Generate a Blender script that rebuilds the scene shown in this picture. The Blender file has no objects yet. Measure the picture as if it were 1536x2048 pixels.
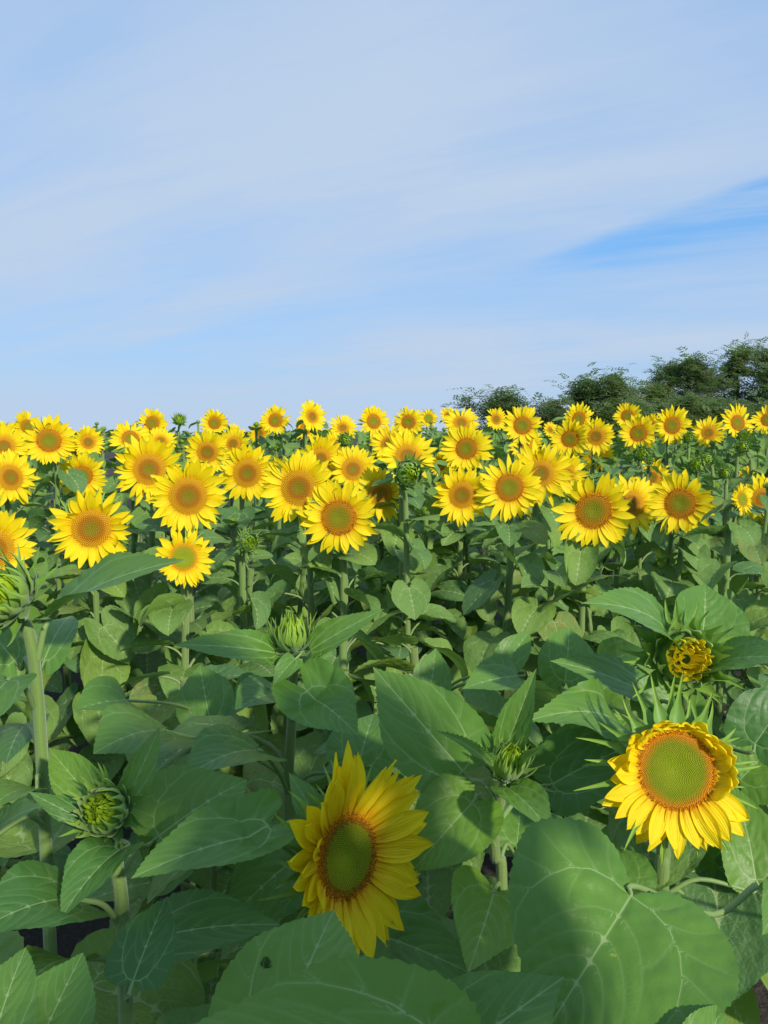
import bpy, math
import numpy as np
from mathutils import Vector, Matrix

R = math.radians
SC = bpy.context.scene
COL = SC.collection

# ------------------------------------------------------------------ camera
CAM_Z = 1.60
FPX = 1547.0                      # focal length in pixels of the 1536 x 2048 picture
PITCH = R(5.76)
cam_d = bpy.data.cameras.new('camera')
cam = bpy.data.objects.new('camera', cam_d)
COL.objects.link(cam)
cam.location = (0, 0, CAM_Z)
cam.rotation_euler = (R(90) - PITCH, 0, 0)
cam_d.sensor_fit = 'VERTICAL'
cam_d.sensor_height = 24
cam_d.lens = 24 * FPX / 2048
cam_d.clip_start = 0.02
cam_d.clip_end = 5000
SC.camera = cam

# ------------------------------------------------------------------ sun and sky
SUN_EL, SUN_AZ = R(27), R(32)     # azimuth measured from straight behind the camera towards its right
sdir = Vector((math.sin(SUN_AZ) * math.cos(SUN_EL), -math.cos(SUN_AZ) * math.cos(SUN_EL), math.sin(SUN_EL)))
sun_d = bpy.data.lights.new('sun', 'SUN')
sun_d.energy = 3.8
sun_d.angle = R(2.5)          # veiled by thin high cloud
sun_d.color = (1.0, 0.93, 0.80)
sun = bpy.data.objects.new('sun', sun_d)
COL.objects.link(sun)
sun.rotation_euler = sdir.to_track_quat('Z', 'Y').to_euler()
sun.location = sdir * 30

SC.view_settings.view_transform = 'Standard'
SC.view_settings.look = 'None'
SC.view_settings.exposure = 0.18
SC.view_settings.gamma = 1
SC.view_settings.use_curve_mapping = False


class NT:
    """small helper to write node trees as expressions"""
    def __init__(self, tree):
        self.t = tree
        tree.nodes.clear()

    def n(self, kind, ins=None, **props):
        nd = self.t.nodes.new(kind)
        for k, v in props.items():
            setattr(nd, k, v)
        for k, v in (ins or {}).items():
            s = nd.inputs[k]
            if isinstance(v, bpy.types.NodeSocket):
                self.t.links.new(v, s)
            else:
                s.default_value = v
        return nd

    def m(self, op, a, b=0.0, c=0.0, clamp=False):
        nd = self.t.nodes.new('ShaderNodeMath')
        nd.operation = op
        nd.use_clamp = clamp
        for i, v in enumerate((a, b, c)):
            if isinstance(v, bpy.types.NodeSocket):
                self.t.links.new(v, nd.inputs[i])
            else:
                nd.inputs[i].default_value = v
        return nd.outputs[0]

    def smooth(self, v, a, b, lo=0.0, hi=1.0):
        nd = self.t.nodes.new('ShaderNodeMapRange')
        nd.interpolation_type = 'SMOOTHSTEP'
        self.t.links.new(v, nd.inputs[0])
        for i, q in zip((1, 2, 3, 4), (a, b, lo, hi)):
            nd.inputs[i].default_value = q
        return nd.outputs[0]

    def mix(self, f, a, b, blend='MIX'):
        nd = self.t.nodes.new('ShaderNodeMix')
        nd.data_type = 'RGBA'
        nd.blend_type = blend
        for i, v in ((0, f), (6, a), (7, b)):
            if isinstance(v, bpy.types.NodeSocket):
                self.t.links.new(v, nd.inputs[i])
            else:
                nd.inputs[i].default_value = v if i == 0 else (*v[:3], 1)
        return nd.outputs[2]

    def noise(self, vec, scale, detail=3, rough=0.5, dist=0.0):
        nd = self.n('ShaderNodeTexNoise', {'Scale': scale, 'Detail': detail, 'Roughness': rough, 'Distortion': dist})
        if vec is not None:
            self.t.links.new(vec, nd.inputs['Vector'])
        return nd.outputs['Fac']


w = bpy.data.worlds.new('World')
SC.world = w
w.use_nodes = True
g = NT(w.node_tree)
sky = g.n('ShaderNodeTexSky', sky_type='NISHITA', sun_disc=False, sun_elevation=SUN_EL,
          sun_rotation=math.atan2(sdir.x, sdir.y), altitude=50, air_density=1.0, dust_density=1.2, ozone_density=1.4)
tc = g.n('ShaderNodeTexCoord')
sep = g.n('ShaderNodeSeparateXYZ', {0: tc.outputs['Generated']})
X, Y, Z = sep.outputs
zc = g.m('ADD', g.m('MAXIMUM', Z, 0.0), 0.16)
U = g.m('DIVIDE', X, zc)
V = g.m('DIVIDE', Y, zc)
# streaks of thin cloud running from lower left to upper right
a = R(-24)
ur = g.m('ADD', g.m('MULTIPLY', U, math.cos(a)), g.m('MULTIPLY', V, math.sin(a)))
vr = g.m('SUBTRACT', g.m('MULTIPLY', V, math.cos(a)), g.m('MULTIPLY', U, math.sin(a)))
cv = g.n('ShaderNodeCombineXYZ', {0: g.m('MULTIPLY', ur, 0.45), 1: g.m('MULTIPLY', vr, 0.9), 2: 3.7}).outputs[0]
n1 = g.noise(cv, 0.9, 5, 0.5, 0.6)
cv2 = g.n('ShaderNodeCombineXYZ', {0: g.m('MULTIPLY', ur, 0.35), 1: g.m('MULTIPLY', vr, 1.5), 2: 1.2}).outputs[0]
n2 = g.noise(cv2, 1.4, 6, 0.55, 0.4)
cl = g.m('ADD', g.m('MULTIPLY', n1, 0.60), g.m('MULTIPLY', n2, 0.40))
veil = g.smooth(cl, 0.36, 0.60, 0.58, 1.0)
cv3 = g.n('ShaderNodeCombineXYZ', {0: g.m('MULTIPLY', ur, 0.8), 1: g.m('MULTIPLY', vr, 5.0), 2: 8.2}).outputs[0]
fib = g.m('MULTIPLY', g.m('SUBTRACT', g.noise(cv3, 2.2, 8, 0.62, 0.8), 0.5), 0.30)
veil = g.m('ADD', veil, fib, clamp=True)
veil = g.m('MAXIMUM', veil, g.smooth(Z, 0.22, 0.0, 0.0, 0.95))
# clear gap in the veil
yy = g.m('MAXIMUM', Y, 0.05)
A_ = g.m('DIVIDE', X, yy)
E_ = g.m('DIVIDE', Z, yy)
wob = g.m('MULTIPLY', g.m('SUBTRACT', g.noise(cv2, 3.0, 4, 0.5), 0.5), 0.05)
el = g.m('ADD', g.m('ADD', g.m('MULTIPLY', A_, 0.20), 0.141), wob)
eu = g.m('ADD', g.m('ADD', g.m('MULTIPLY', A_, 0.345), 0.158), g.m('MULTIPLY', wob, 0.4))
gap = g.m('MULTIPLY', g.smooth(g.m('SUBTRACT', E_, el), -0.02, 0.035), g.smooth(g.m('SUBTRACT', eu, E_), -0.004, 0.014))
gap = g.m('MULTIPLY', gap, g.smooth(A_, 0.10, 0.30))
# the small wisps inside the gap
wis = g.smooth(g.noise(cv2, 5.0, 5, 0.6), 0.36, 0.66, 1.0, 0.45)
gap = g.m('MULTIPLY', gap, wis)
veil = g.m('MULTIPLY', veil, g.m('SUBTRACT', 1.0, g.m('MULTIPLY', gap, 0.80)))
# veil thins to the upper right
thin = g.smooth(g.m('ADD', g.m('MULTIPLY', g.m('ABSOLUTE', A_), 0.45), E_), 0.36, 0.85, 1.0, 0.66)
veil = g.m('MULTIPLY', veil, thin)
cloud = (4.55, 5.65, 7.25)
clear = g.mix(1.0, sky.outputs[0], (1.1, 1.75, 2.2), 'MULTIPLY')
clear = g.mix(0.75, clear, (1.2, 3.5, 7.3))
colr = g.mix(veil, clear, cloud)
bg = g.n('ShaderNodeBackground', {'Color': colr, 'Strength': 0.10})
out = g.n('ShaderNodeOutputWorld', {'Surface': bg.outputs[0]})


# ------------------------------------------------------------------ geometry helpers
CP, SP = math.cos(PITCH), math.sin(PITCH)


def at(px, py, D):
    """the point at distance D (metres, world Y) that lies on the line of sight through a pixel of the 1536 x 2048 picture"""
    x = (px - 768) / FPX
    zc_ = (1024 - py) / FPX
    d = np.array([x, CP + SP * zc_, -SP + CP * zc_])
    return np.array([0, 0, CAM_Z]) + d * (D / d[1])


def unit(v):
    v = np.asarray(v, float)
    return v / (np.linalg.norm(v) + 1e-12)


def mesh(name, V_, F_, mats, attrs=None, smooth=True, midx=None):
    """V_ (n,3); F_ list of arrays of equal-length faces"""
    me = bpy.data.meshes.new(name)
    V_ = np.asarray(V_, np.float32)
    Fs = [np.asarray(f, np.int32) for f in (F_ if isinstance(F_, list) else [F_]) if len(f)]
    nl = sum(f.size for f in Fs)
    nf = sum(len(f) for f in Fs)
    me.vertices.add(len(V_))
    me.vertices.foreach_set('co', V_.ravel())
    me.loops.add(nl)
    me.loops.foreach_set('vertex_index', np.concatenate([f.ravel() for f in Fs]))
    me.polygons.add(nf)
    tot = np.concatenate([np.full(len(f), f.shape[1], np.int32) for f in Fs])
    st = np.concatenate([[0], np.cumsum(tot)[:-1]]).astype(np.int32)
    me.polygons.foreach_set('loop_start', st)
    me.polygons.foreach_set('loop_total', tot)
    if smooth:
        me.polygons.foreach_set('use_smooth', np.ones(nf, bool))
    for m_ in mats if isinstance(mats, (list, tuple)) else [mats]:
        me.materials.append(m_)
    if midx is not None:
        me.polygons.foreach_set('material_index', np.asarray(midx, np.int32))
    for k, v in (attrs or {}).items():
        at_ = me.attributes.new(k, 'FLOAT', 'POINT')
        at_.data.foreach_set('value', np.asarray(v, np.float32))
    me.update(calc_edges=True)
    me.validate()
    return me


def grid_faces(nr, nc, off=0, wrap=False):
    r = np.arange(nr - 1)[:, None]
    c = np.arange(nc if wrap else nc - 1)[None, :]
    c2 = (c + 1) % nc
    return np.stack([r * nc + c, r * nc + c2, (r + 1) * nc + c2, (r + 1) * nc + c], -1).reshape(-1, 4) + off


class MB:
    def __init__(self):
        self.v, self.q, self.t, self.a, self.n = [], [], [], {}, 0

    def add(self, V_, q=None, tri=None, **at_):
        V_ = np.asarray(V_, float).reshape(-1, 3)
        if q is not None and len(q):
            self.q.append(np.asarray(q) + self.n)
        if tri is not None and len(tri):
            self.t.append(np.asarray(tri) + self.n)
        for k in set(list(at_) + list(self.a)):
            val = at_.get(k, 0.0)
            arr = np.broadcast_to(np.asarray(val, float), (len(V_),))
            self.a.setdefault(k, [np.zeros(self.n)] if self.n else []).append(arr)
        self.v.append(V_)
        self.n += len(V_)
        return self

    def build(self, name, mats, smooth=True):
        F_ = []
        if self.q:
            F_.append(np.concatenate(self.q))
        if self.t:
            F_.append(np.concatenate(self.t))
        return mesh(name, np.concatenate(self.v), F_, mats, {k: np.concatenate(v) for k, v in self.a.items()}, smooth)


def catmull(P, n):
    P = np.asarray(P, float)
    Q = np.vstack([2 * P[0] - P[1], P, 2 * P[-1] - P[-2]])
    k = len(P) - 1
    t = np.linspace(0, k, n)
    i = np.minimum(t.astype(int), k - 1)
    f = (t - i)[:, None]
    p0, p1, p2, p3 = Q[i], Q[i + 1], Q[i + 2], Q[i + 3]
    return 0.5 * (2 * p1 + (p2 - p0) * f + (2 * p0 - 5 * p1 + 4 * p2 - p3) * f ** 2 + (3 * p1 - p0 - 3 * p2 + p3) * f ** 3)


def tube(P, rad, ns=8):
    """P (n,3), rad scalar or (n,) -> verts, quads"""
    P = np.asarray(P, float)
    n = len(P)
    rad = np.broadcast_to(np.asarray(rad, float), (n,))
    T = np.gradient(P, axis=0)
    T /= np.linalg.norm(T, axis=1)[:, None] + 1e-12
    ref = np.array([0.31, 0.2, 0.93]) if abs(T[0][2]) < 0.8 else np.array([1.0, 0.1, 0.0])
    A = ref - (T @ ref)[:, None] * T
    A /= np.linalg.norm(A, axis=1)[:, None] + 1e-12
    B = np.cross(T, A)
    th = np.linspace(0, 2 * math.pi, ns, endpoint=False)
    V_ = P[:, None, :] + rad[:, None, None] * (np.cos(th)[None, :, None] * A[:, None, :] + np.sin(th)[None, :, None] * B[:, None, :])
    return V_.reshape(-1, 3), grid_faces(n, ns, 0, True)


# ------------------------------------------------------------------ materials
def attr(g_, name):
    return g_.n('ShaderNodeAttribute', attribute_name=name).outputs['Fac']


def mat_new(name):
    m_ = bpy.data.materials.new(name)
    m_.use_nodes = True
    return m_, NT(m_.node_tree)


def finish(g_, bsdf, trans=None, tcol=None, tf=0.25):
    if trans:
        tr = g_.n('ShaderNodeBsdfTranslucent', {'Color': tcol})
        mx = g_.n('ShaderNodeMixShader', {0: tf, 1: bsdf.outputs[0], 2: tr.outputs[0]})
        g_.n('ShaderNodeOutputMaterial', {'Surface': mx.outputs[0]})
    else:
        g_.n('ShaderNodeOutputMaterial', {'Surface': bsdf.outputs[0]})


def leaf_material(name, c1, c2, vein, rough=0.42, bump=0.32, bscale=150, vary=1.0, tf=0.26, old=0.75):
    m_, g_ = mat_new(name)
    tc_ = g_.n('ShaderNodeTexCoord').outputs['Object']
    rnd = g_.n('ShaderNodeObjectInfo').outputs['Random']
    base = g_.mix(g_.noise(tc_, 14, 3), c1, c2)
    # every leaf has its own random tone: some darker and bluish, some yellow-green
    base = g_.mix(g_.smooth(rnd, 0.45, 0.0, 0.0, 0.75 * vary), base, (c1[0] * .55, c1[1] * .72, c1[2] * 1.15))
    r2 = g_.m('FRACT', g_.m('MULTIPLY', rnd, 7.31))
    base = g_.mix(g_.smooth(r2, 0.60, 1.0, 0.0, 0.60 * vary), base, (c2[0] * 1.25, c2[1] * 1.08, c2[2] * .55))
    age = g_.smooth(g_.n('ShaderNodeTexNoise', {'Vector': tc_, 'Scale': 30.0, 'Detail': 4.0}).outputs['Fac'], 0.66, 0.76)
    base = g_.mix(g_.m('MULTIPLY', age, 0.30), base, (0.22, 0.24, 0.06))
    r3 = g_.m('FRACT', g_.m('MULTIPLY', rnd, 23.7))
    base = g_.mix(g_.m('MULTIPLY', g_.smooth(r3, 0.90, 0.97), g_.smooth(g_.noise(tc_, 9, 4), .42, .60, 0.0, old)), base, (0.27, 0.25, 0.055))
    vs = g_.m('ABSOLUTE', attr(g_, 'vs'))
    vw = attr(g_, 'vw')
    line = g_.m('SUBTRACT', 1.35, g_.m('DIVIDE', vs, g_.m('MAXIMUM', vw, 0.0004)), clamp=True)
    stg = g_.smooth(vw, 0.0008, 0.0045, 0.13, 0.95)
    vn = g_.m('MULTIPLY', g_.m('MULTIPLY', line, attr(g_, 'vm')), stg)
    halo = g_.m('MULTIPLY', g_.m('SUBTRACT', 1.0, g_.m('DIVIDE', vs, 0.016), clamp=True), g_.m('MULTIPLY', attr(g_, 'vm'), 0.14))
    vn = g_.m('MAXIMUM', vn, halo)
    col = g_.mix(g_.m('MULTIPLY', vn, 0.9, clamp=True), base, vein)
    fine = g_.n('ShaderNodeTexVoronoi', {'Vector': tc_, 'Scale': float(bscale)}, feature='DISTANCE_TO_EDGE').outputs['Distance']
    nb = g_.noise(tc_, bscale * 0.45, 3, 0.6)
    h = g_.m('ADD', g_.m('ADD', g_.m('MULTIPLY', g_.m('MINIMUM', fine, 0.15), 0.9), nb), g_.m('MULTIPLY', g_.noise(tc_, bscale * 0.22, 2, 0.5), 2.2))
    bp = g_.n('ShaderNodeBump', {'Height': h, 'Strength': bump, 'Distance': 0.002})
    rg = g_.m('ADD', g_.m('MULTIPLY', nb, 0.16), rough - 0.06)
    b = g_.n('ShaderNodeBsdfPrincipled', {'Base Color': col, 'Roughness': rg, 'Normal': bp.outputs[0],
                                          'Specular IOR Level': 0.38})
    tcol = g_.mix(0.5, col, (0.22, 0.42, 0.03))
    finish(g_, b, True, tcol, tf)
    return m_


M_LEAF_NEAR = leaf_material('young_leaf_green', (0.085, 0.205, 0.030), (0.135, 0.285, 0.036), (0.34, 0.47, 0.18), old=0.0)
M_LEAF_MID = leaf_material('field_leaf_green', (0.125, 0.245, 0.050), (0.190, 0.330, 0.068), (0.38, 0.48, 0.20), rough=0.55, bump=0.6, bscale=90)


def stem_material():
    m_, g_ = mat_new('stem_green')
    tc_ = g_.n('ShaderNodeTexCoord').outputs['Object']
    mp = g_.n('ShaderNodeMapping', {'Vector': tc_, 'Scale': (160, 160, 6)}).outputs[0]
    rnd = g_.n('ShaderNodeObjectInfo').outputs['Random']
    col = g_.mix(g_.noise(mp, 1.0, 3), (0.085, 0.17, 0.028), (0.18, 0.30, 0.045))
    col = g_.mix(g_.m('MULTIPLY', rnd, 0.35), col, (0.20, 0.23, 0.07))
    hair = g_.m('ADD', g_.noise(tc_, 900, 1), g_.m('MULTIPLY', g_.noise(mp, 2.2, 2), 2.0))
    bp = g_.n('ShaderNodeBump', {'Height': hair, 'Strength': 0.5, 'Distance': 0.002})
    b = g_.n('ShaderNodeBsdfPrincipled', {'Base Color': col, 'Roughness': 0.55, 'Normal': bp.outputs[0], 'Sheen Weight': 0.4})
    finish(g_, b)
    return m_


M_STEM = stem_material()


def petal_material():
    m_, g_ = mat_new('petal_yellow')
    t = attr(g_, 't')
    s = attr(g_, 's')
    tc_ = g_.n('ShaderNodeTexCoord').outputs['Object']
    rnd = g_.n('ShaderNodeObjectInfo').outputs['Random']
    base = g_.mix(g_.noise(tc_, 60, 2), (0.95, 0.72, 0.006), (0.97, 0.80, 0.012))
    base = g_.mix(g_.m('MULTIPLY', rnd, 0.25), base, (0.93, 0.66, 0.004))
    org = g_.smooth(t, 0.0, 0.38, 0.65, 0.0)
    col = g_.mix(org, base, (0.87, 0.40, 0.003))
    st = g_.m('SINE', g_.m('MULTIPLY', s, 26.0))
    bp = g_.n('ShaderNodeBump', {'Height': st, 'Strength': 0.25, 'Distance': 0.0015})
    b = g_.n('ShaderNodeBsdfPrincipled', {'Base Color': col, 'Roughness': 0.55, 'Normal': bp.outputs[0], 'Specular IOR Level': 0.25})
    finish(g_, b, True, col, 0.32)
    return m_


M_PETAL = petal_material()


def disc_material(name, stops, tipmul=1.25):
    """stops: list of (radius fraction, colour)"""
    m_, g_ = mat_new(name)
    rad = attr(g_, 'rad')
    tip = attr(g_, 'tip')
    dark = attr(g_, 'dark')
    tc_ = g_.n('ShaderNodeTexCoord').outputs['Object']
    nz = g_.m('MULTIPLY', g_.m('SUBTRACT', g_.noise(tc_, 25, 2), 0.5), 0.16)
    ramp = g_.n('ShaderNodeValToRGB', {0: g_.m('ADD', rad, nz)})
    cr = ramp.color_ramp
    cr.elements[0].position, cr.elements[0].color = stops[0][0], (*stops[0][1], 1)
    cr.elements[1].position, cr.elements[1].color = stops[-1][0], (*stops[-1][1], 1)
    for p, c in stops[1:-1]:
        e = cr.elements.new(p)
        e.color = (*c, 1)
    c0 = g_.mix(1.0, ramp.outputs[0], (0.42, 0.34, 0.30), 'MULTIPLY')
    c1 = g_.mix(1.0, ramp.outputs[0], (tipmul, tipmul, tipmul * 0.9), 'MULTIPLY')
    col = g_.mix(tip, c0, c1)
    col = g_.mix(dark, col, (0.09, 0.022, 0.008))
    b = g_.n('ShaderNodeBsdfPrincipled', {'Base Color': col, 'Roughness': 0.7, 'Specular IOR Level': 0.2})
    finish(g_, b)
    return m_


GRN = (0.20, 0.27, 0.012)
M_DISC_NEAR = disc_material('disc_green_and_orange', [(0.0, (0.30, 0.42, 0.012)), (0.66, (0.28, 0.36, 0.012)), (0.84, (0.55, 0.30, 0.01)), (0.88, (0.78, 0.30, 0.006)), (1.0, (0.82, 0.40, 0.008))])
M_DISC_A = disc_material('disc_olive_and_gold', [(0.0, (0.27, 0.27, 0.012)), (0.30, (0.33, 0.24, 0.010)), (0.46, (0.44, 0.19, 0.008)), (0.56, (0.50, 0.20, 0.006)), (0.70, (0.64, 0.35, 0.008)), (1.0, (0.70, 0.42, 0.010))])
M_DISC_B = disc_material('disc_green_and_brown', [(0.0, (0.28, 0.34, 0.012)), (0.5, (0.32, 0.28, 0.010)), (0.72, (0.55, 0.24, 0.006)), (1.0, (0.76, 0.38, 0.006))])
M_DISC_C = disc_material('disc_young_green', [(0.0, (0.30, 0.40, 0.015)), (0.65, (0.33, 0.38, 0.012)), (0.85, (0.62, 0.36, 0.006)), (1.0, (0.80, 0.42, 0.006))])


def bract_material():
    m_, g_ = mat_new('bract_green')
    t = attr(g_, 't')
    tc_ = g_.n('ShaderNodeTexCoord').outputs['Object']
    col = g_.mix(g_.noise(tc_, 90, 2), (0.11, 0.25, 0.025), (0.18, 0.36, 0.035))
    col = g_.mix(g_.smooth(t, 0.3, 1.1, 0.0, 0.85), col, (0.34, 0.52, 0.05))
    b = g_.n('ShaderNodeBsdfPrincipled', {'Base Color': col, 'Roughness': 0.5, 'Sheen Weight': 0.3})
    finish(g_, b, True, col, 0.2)
    return m_


M_BRACT = bract_material()

# ------------------------------------------------------------------ leaf blades
VEINS = None


def vein_set(cor):
    L = []
    L.append((np.array([[0, 0], [0, .33], [0, .66], [0, 1.0]]), 1.0))
    for sg in (-1, 1):
        def P(*p):
            q = np.array(p, float)
            q[:, 0] *= sg
            neg = q[:, 1] < 0
            q[neg, 1] *= cor
            return catmull(q, 8)
        L.append((P((0, 0), (.28, .03), (.52, .16), (.66, .36), (.70, .56), (.60, .70)), 0.75))
        for pts in (((.16, .01), (.30, -.05), (.40, -.15)), ((.33, .05), (.55, .0), (.72, -.08)), ((.50, .15), (.72, .14), (.93, .12)),
                    ((.62, .28), (.80, .32), (.95, .36)), ((.69, .45), (.80, .51), (.86, .55)), ((.45, .12), (.44, .25), (.40, .36)),
                    ((0, .17), (.22, .27), (.40, .46), (.48, .62)), ((0, .34), (.20, .44), (.36, .60), (.43, .74)),
                    ((0, .50), (.16, .59), (.28, .73), (.32, .84)), ((0, .65), (.12, .73), (.20, .84), (.22, .89)), ((0, .79), (.07, .85), (.12, .93))):
            L.append((P(*pts), 0.42))
    return L


def seg_dist(P, a, b):
    ab = b - a
    t = np.clip(((P - a) @ ab) / (ab @ ab + 1e-12), 0, 1)
    return np.linalg.norm(P - (a + t[:, None] * ab), axis=1), t


def wave(rng, P, k, n=5):
    h = np.zeros(len(P))
    for _ in range(n):
        d = rng.normal(size=2)
        d /= np.linalg.norm(d)
        h += np.sin((P @ d) * k * rng.uniform(.6, 1.6) * 2 * math.pi + rng.uniform(0, 6.28))
    return h / n


def blade(rng, nr=46, nc=12, ratio=1.0, cor=1.0, acute=0.0, teeth=26, tooth=0.012, fold=0.12, curl=0.0,
          bend=-0.6, h0=0.0, twist=0.0, crinkle=0.012, wavy=0.03, lobe_up=0.0, hole=None, asym=0.0):
    """A leaf blade of length 1 along +Y, its upper face towards +Z, its petiole joining at the origin.
    ratio = full width / length; cor = depth of the heart-shaped base; bend in radians over the length."""
    hw = ratio / 2
    C = np.array([[0, 0], [.10, -.075 * cor], [.30, -.165 * cor], [.60, -.150 * cor], [.86, -.03 * cor], [1.0, .16], [.985, .34],
                  [.86, .52], [.64 - .06 * acute, .69], [.39 - .08 * acute, .83], [.16 - .06 * acute, .94], [0, 1.0]])
    O = catmull(C, nr)
    # a little more points near the tip and base come for free; teeth
    t = np.linspace(0, 1, nr)
    tang = np.gradient(O * [hw, 1], axis=0)
    nrm = np.stack([tang[:, 1], -tang[:, 0]], 1)
    nrm /= np.linalg.norm(nrm, axis=1)[:, None] + 1e-9
    s = np.linspace(-1, 1, 2 * nc + 1)
    s = np.sign(s) * np.abs(s) ** 0.9
    axis = np.stack([np.zeros(nr), t ** 1.05], 1)
    G = np.zeros((nr, 2 * nc + 1, 2))
    for sg in (-1, 1):
        ph = (t * teeth + rng.uniform(0, 1)) % 1.0
        amp = tooth * np.clip(np.sin(t * math.pi) * 3, 0, 1) * (0.6 + 0.8 * rng.random(nr))
        rg = wave(rng, np.stack([t, t * 0], 1), 3) * 0.02
        m_ = O * [hw * (1 + sg * asym), 1] + nrm * (amp * (ph - 0.4) + rg * np.sin(t * math.pi))[:, None]
        m_[0] = 0
        m_[-1] = (0, 1)
        idx = s * sg > 0
        k = np.abs(s[idx])[None, :, None]
        G[:, idx] = (axis[:, None, :] * (1 - k) + (m_ * [sg, 1])[:, None, :] * k)
    G[:, nc] = axis
    P = G.reshape(-1, 2)
    # distance to veins
    vd = np.full(len(P), 9.0)
    ud = np.full(len(P), 9.0)
    vs = np.full(len(P), 9.0)
    vw = np.zeros(len(P))
    for pl, wd in vein_set(cor):
        q = pl * [hw, 1]
        d = np.full(len(P), 9.0)
        tt = np.zeros(len(P))
        sd_ = np.ones(len(P))
        for i in range(len(q) - 1):
            di, ti = seg_dist(P, q[i], q[i + 1])
            b_ = di < d
            d[b_] = di[b_]
            tt[b_] = (i + ti[b_]) / (len(q) - 1)
            ab = q[i + 1] - q[i]
            cr_ = ab[0] * (P[:, 1] - q[i][1]) - ab[1] * (P[:, 0] - q[i][0])
            sd_[b_] = np.where(cr_[b_] >= 0, 1, -1)
        wloc = (0.0011 + 0.0062 * wd ** 1.6) * (1 - 0.6 * tt)
        b_ = d / (.5 + .5 * wd) < ud
        ud[b_] = d[b_] / (.5 + .5 * wd)
        vs[b_] = (sd_ * d)[b_]
        vw[b_] = wloc[b_]
        vd = np.minimum(vd, d * (1.2 - 0.2 * wd))
    gs = 1.25 / nr
    vein = np.stack([vs, vw, np.clip((2.6 * gs - np.abs(vs)) / (.8 * gs), 0, 1)], 1)
    x, y = P[:, 0], P[:, 1]
    ax = np.abs(x)
    h = fold * ax + curl * ax ** 2 / hw
    h += wavy * (ax / hw) ** 1.5 * wave(rng, P, 1.6)
    puff = 1 - np.exp(-(vd / 0.035) ** 2)
    h += crinkle * puff * (0.45 + 1.0 * wave(rng, P, 4, 7)) + crinkle * 0.5 * wave(rng, P, 9, 8) * puff
    h += lobe_up * np.clip(-(y - 0.12), 0, 1) * 1.5 + lobe_up * np.clip(ax / hw - .5, 0, 1) * np.clip(0.35 - y, 0, 1)
    xs = x * (1 - 0.35 * (np.clip(abs(fold) + 2 * abs(curl) * ax / hw, 0, 1.2)) ** 2)
    # spine
    yy_ = np.clip(y, 0, 1.0)
    if abs(bend) < 1e-3:
        sy, sz = yy_ * math.cos(h0), yy_ * math.sin(h0)
    else:
        sy = (np.sin(h0 + bend * yy_) - math.sin(h0)) / bend
        sz = -(np.cos(h0 + bend * yy_) - math.cos(h0)) / bend
    th = h0 + bend * yy_
    neg = np.minimum(y, 0)
    sy = sy + neg * math.cos(h0)
    sz = sz + neg * math.sin(h0)
    tw = twist * yy_
    X_ = xs * np.cos(tw) - h * np.sin(tw)
    H_ = xs * np.sin(tw) + h * np.cos(tw)
    V_ = np.stack([X_, sy - H_ * np.sin(th), sz + H_ * np.cos(th)], 1)
    F_ = grid_faces(nr, 2 * nc + 1)
    if hole is not None:
        for hx, hy, hr in hole:
            cen = P[F_].mean(1)
            F_ = F_[np.hypot(cen[:, 0] - hx * hw, cen[:, 1] - hy) > hr]
    end = np.array([0, (math.sin(h0 + bend) - math.sin(h0)) / bend if abs(bend) > 1e-3 else math.cos(h0),
                    -(math.cos(h0 + bend) - math.cos(h0)) / bend if abs(bend) > 1e-3 else math.sin(h0)])
    return V_, F_, vein, end


def obj(name, me, parent=None, loc=(0, 0, 0), rot=None):
    o = bpy.data.objects.new(name, me)
    COL.objects.link(o)
    if parent is not None:
        o.parent = parent
    o.location = loc
    if rot is not None:
        o.rotation_mode = 'QUATERNION'
        o.rotation_quaternion = rot
    return o


# shared leaves of the field plants: petiole + blade, leaving the stem at the origin towards +Y
LEAVES = []
rg0 = np.random.default_rng(11)
for k in range(16):
    r_ = np.random.default_rng(100 + k)
    Lb = 1.0
    V_, F_, vn, _ = blade(r_, 44, 11, ratio=r_.uniform(.92, 1.14), cor=r_.uniform(1.0, 1.6), acute=r_.uniform(-.8, .4), teeth=20, tooth=.016,
                          fold=r_.uniform(.0, .3), curl=r_.uniform(-.1, .35), bend=r_.uniform(-1.3, -.3), h0=r_.uniform(-.6, .35), twist=r_.uniform(-.5, .5),
                          crinkle=r_.uniform(.012, .034), wavy=r_.uniform(.02, .07), lobe_up=r_.uniform(.0, .5))
    e = r_.uniform(R(25), R(62))
    pl_ = r_.uniform(.50, .85)
    E = np.array([r_.uniform(-.06, .06), pl_ * math.cos(e), pl_ * math.sin(e)])
    path = catmull([[0, 0, 0], E * .45 + [0, -.03, .08], E * .85 + [0, 0, .04], E], 9)
    tv, tf = tube(path, np.linspace(.032, .020, 9), 6)
    roll = r_.uniform(-.35, .35)
    Rm = np.array(Matrix.Rotation(roll, 3, 'Y')) @ np.array(Matrix.Rotation(r_.uniform(-.3, .3), 3, 'Z'))
    b = MB()
    b.add(tv, tf, vs=0, vw=.004, vm=.9)
    b.add(V_ @ Rm.T + E, F_, vs=vn[:, 0], vw=vn[:, 1] * 1.3, vm=vn[:, 2])
    LEAVES.append(b.build('field_leaf', M_LEAF_MID))


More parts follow.
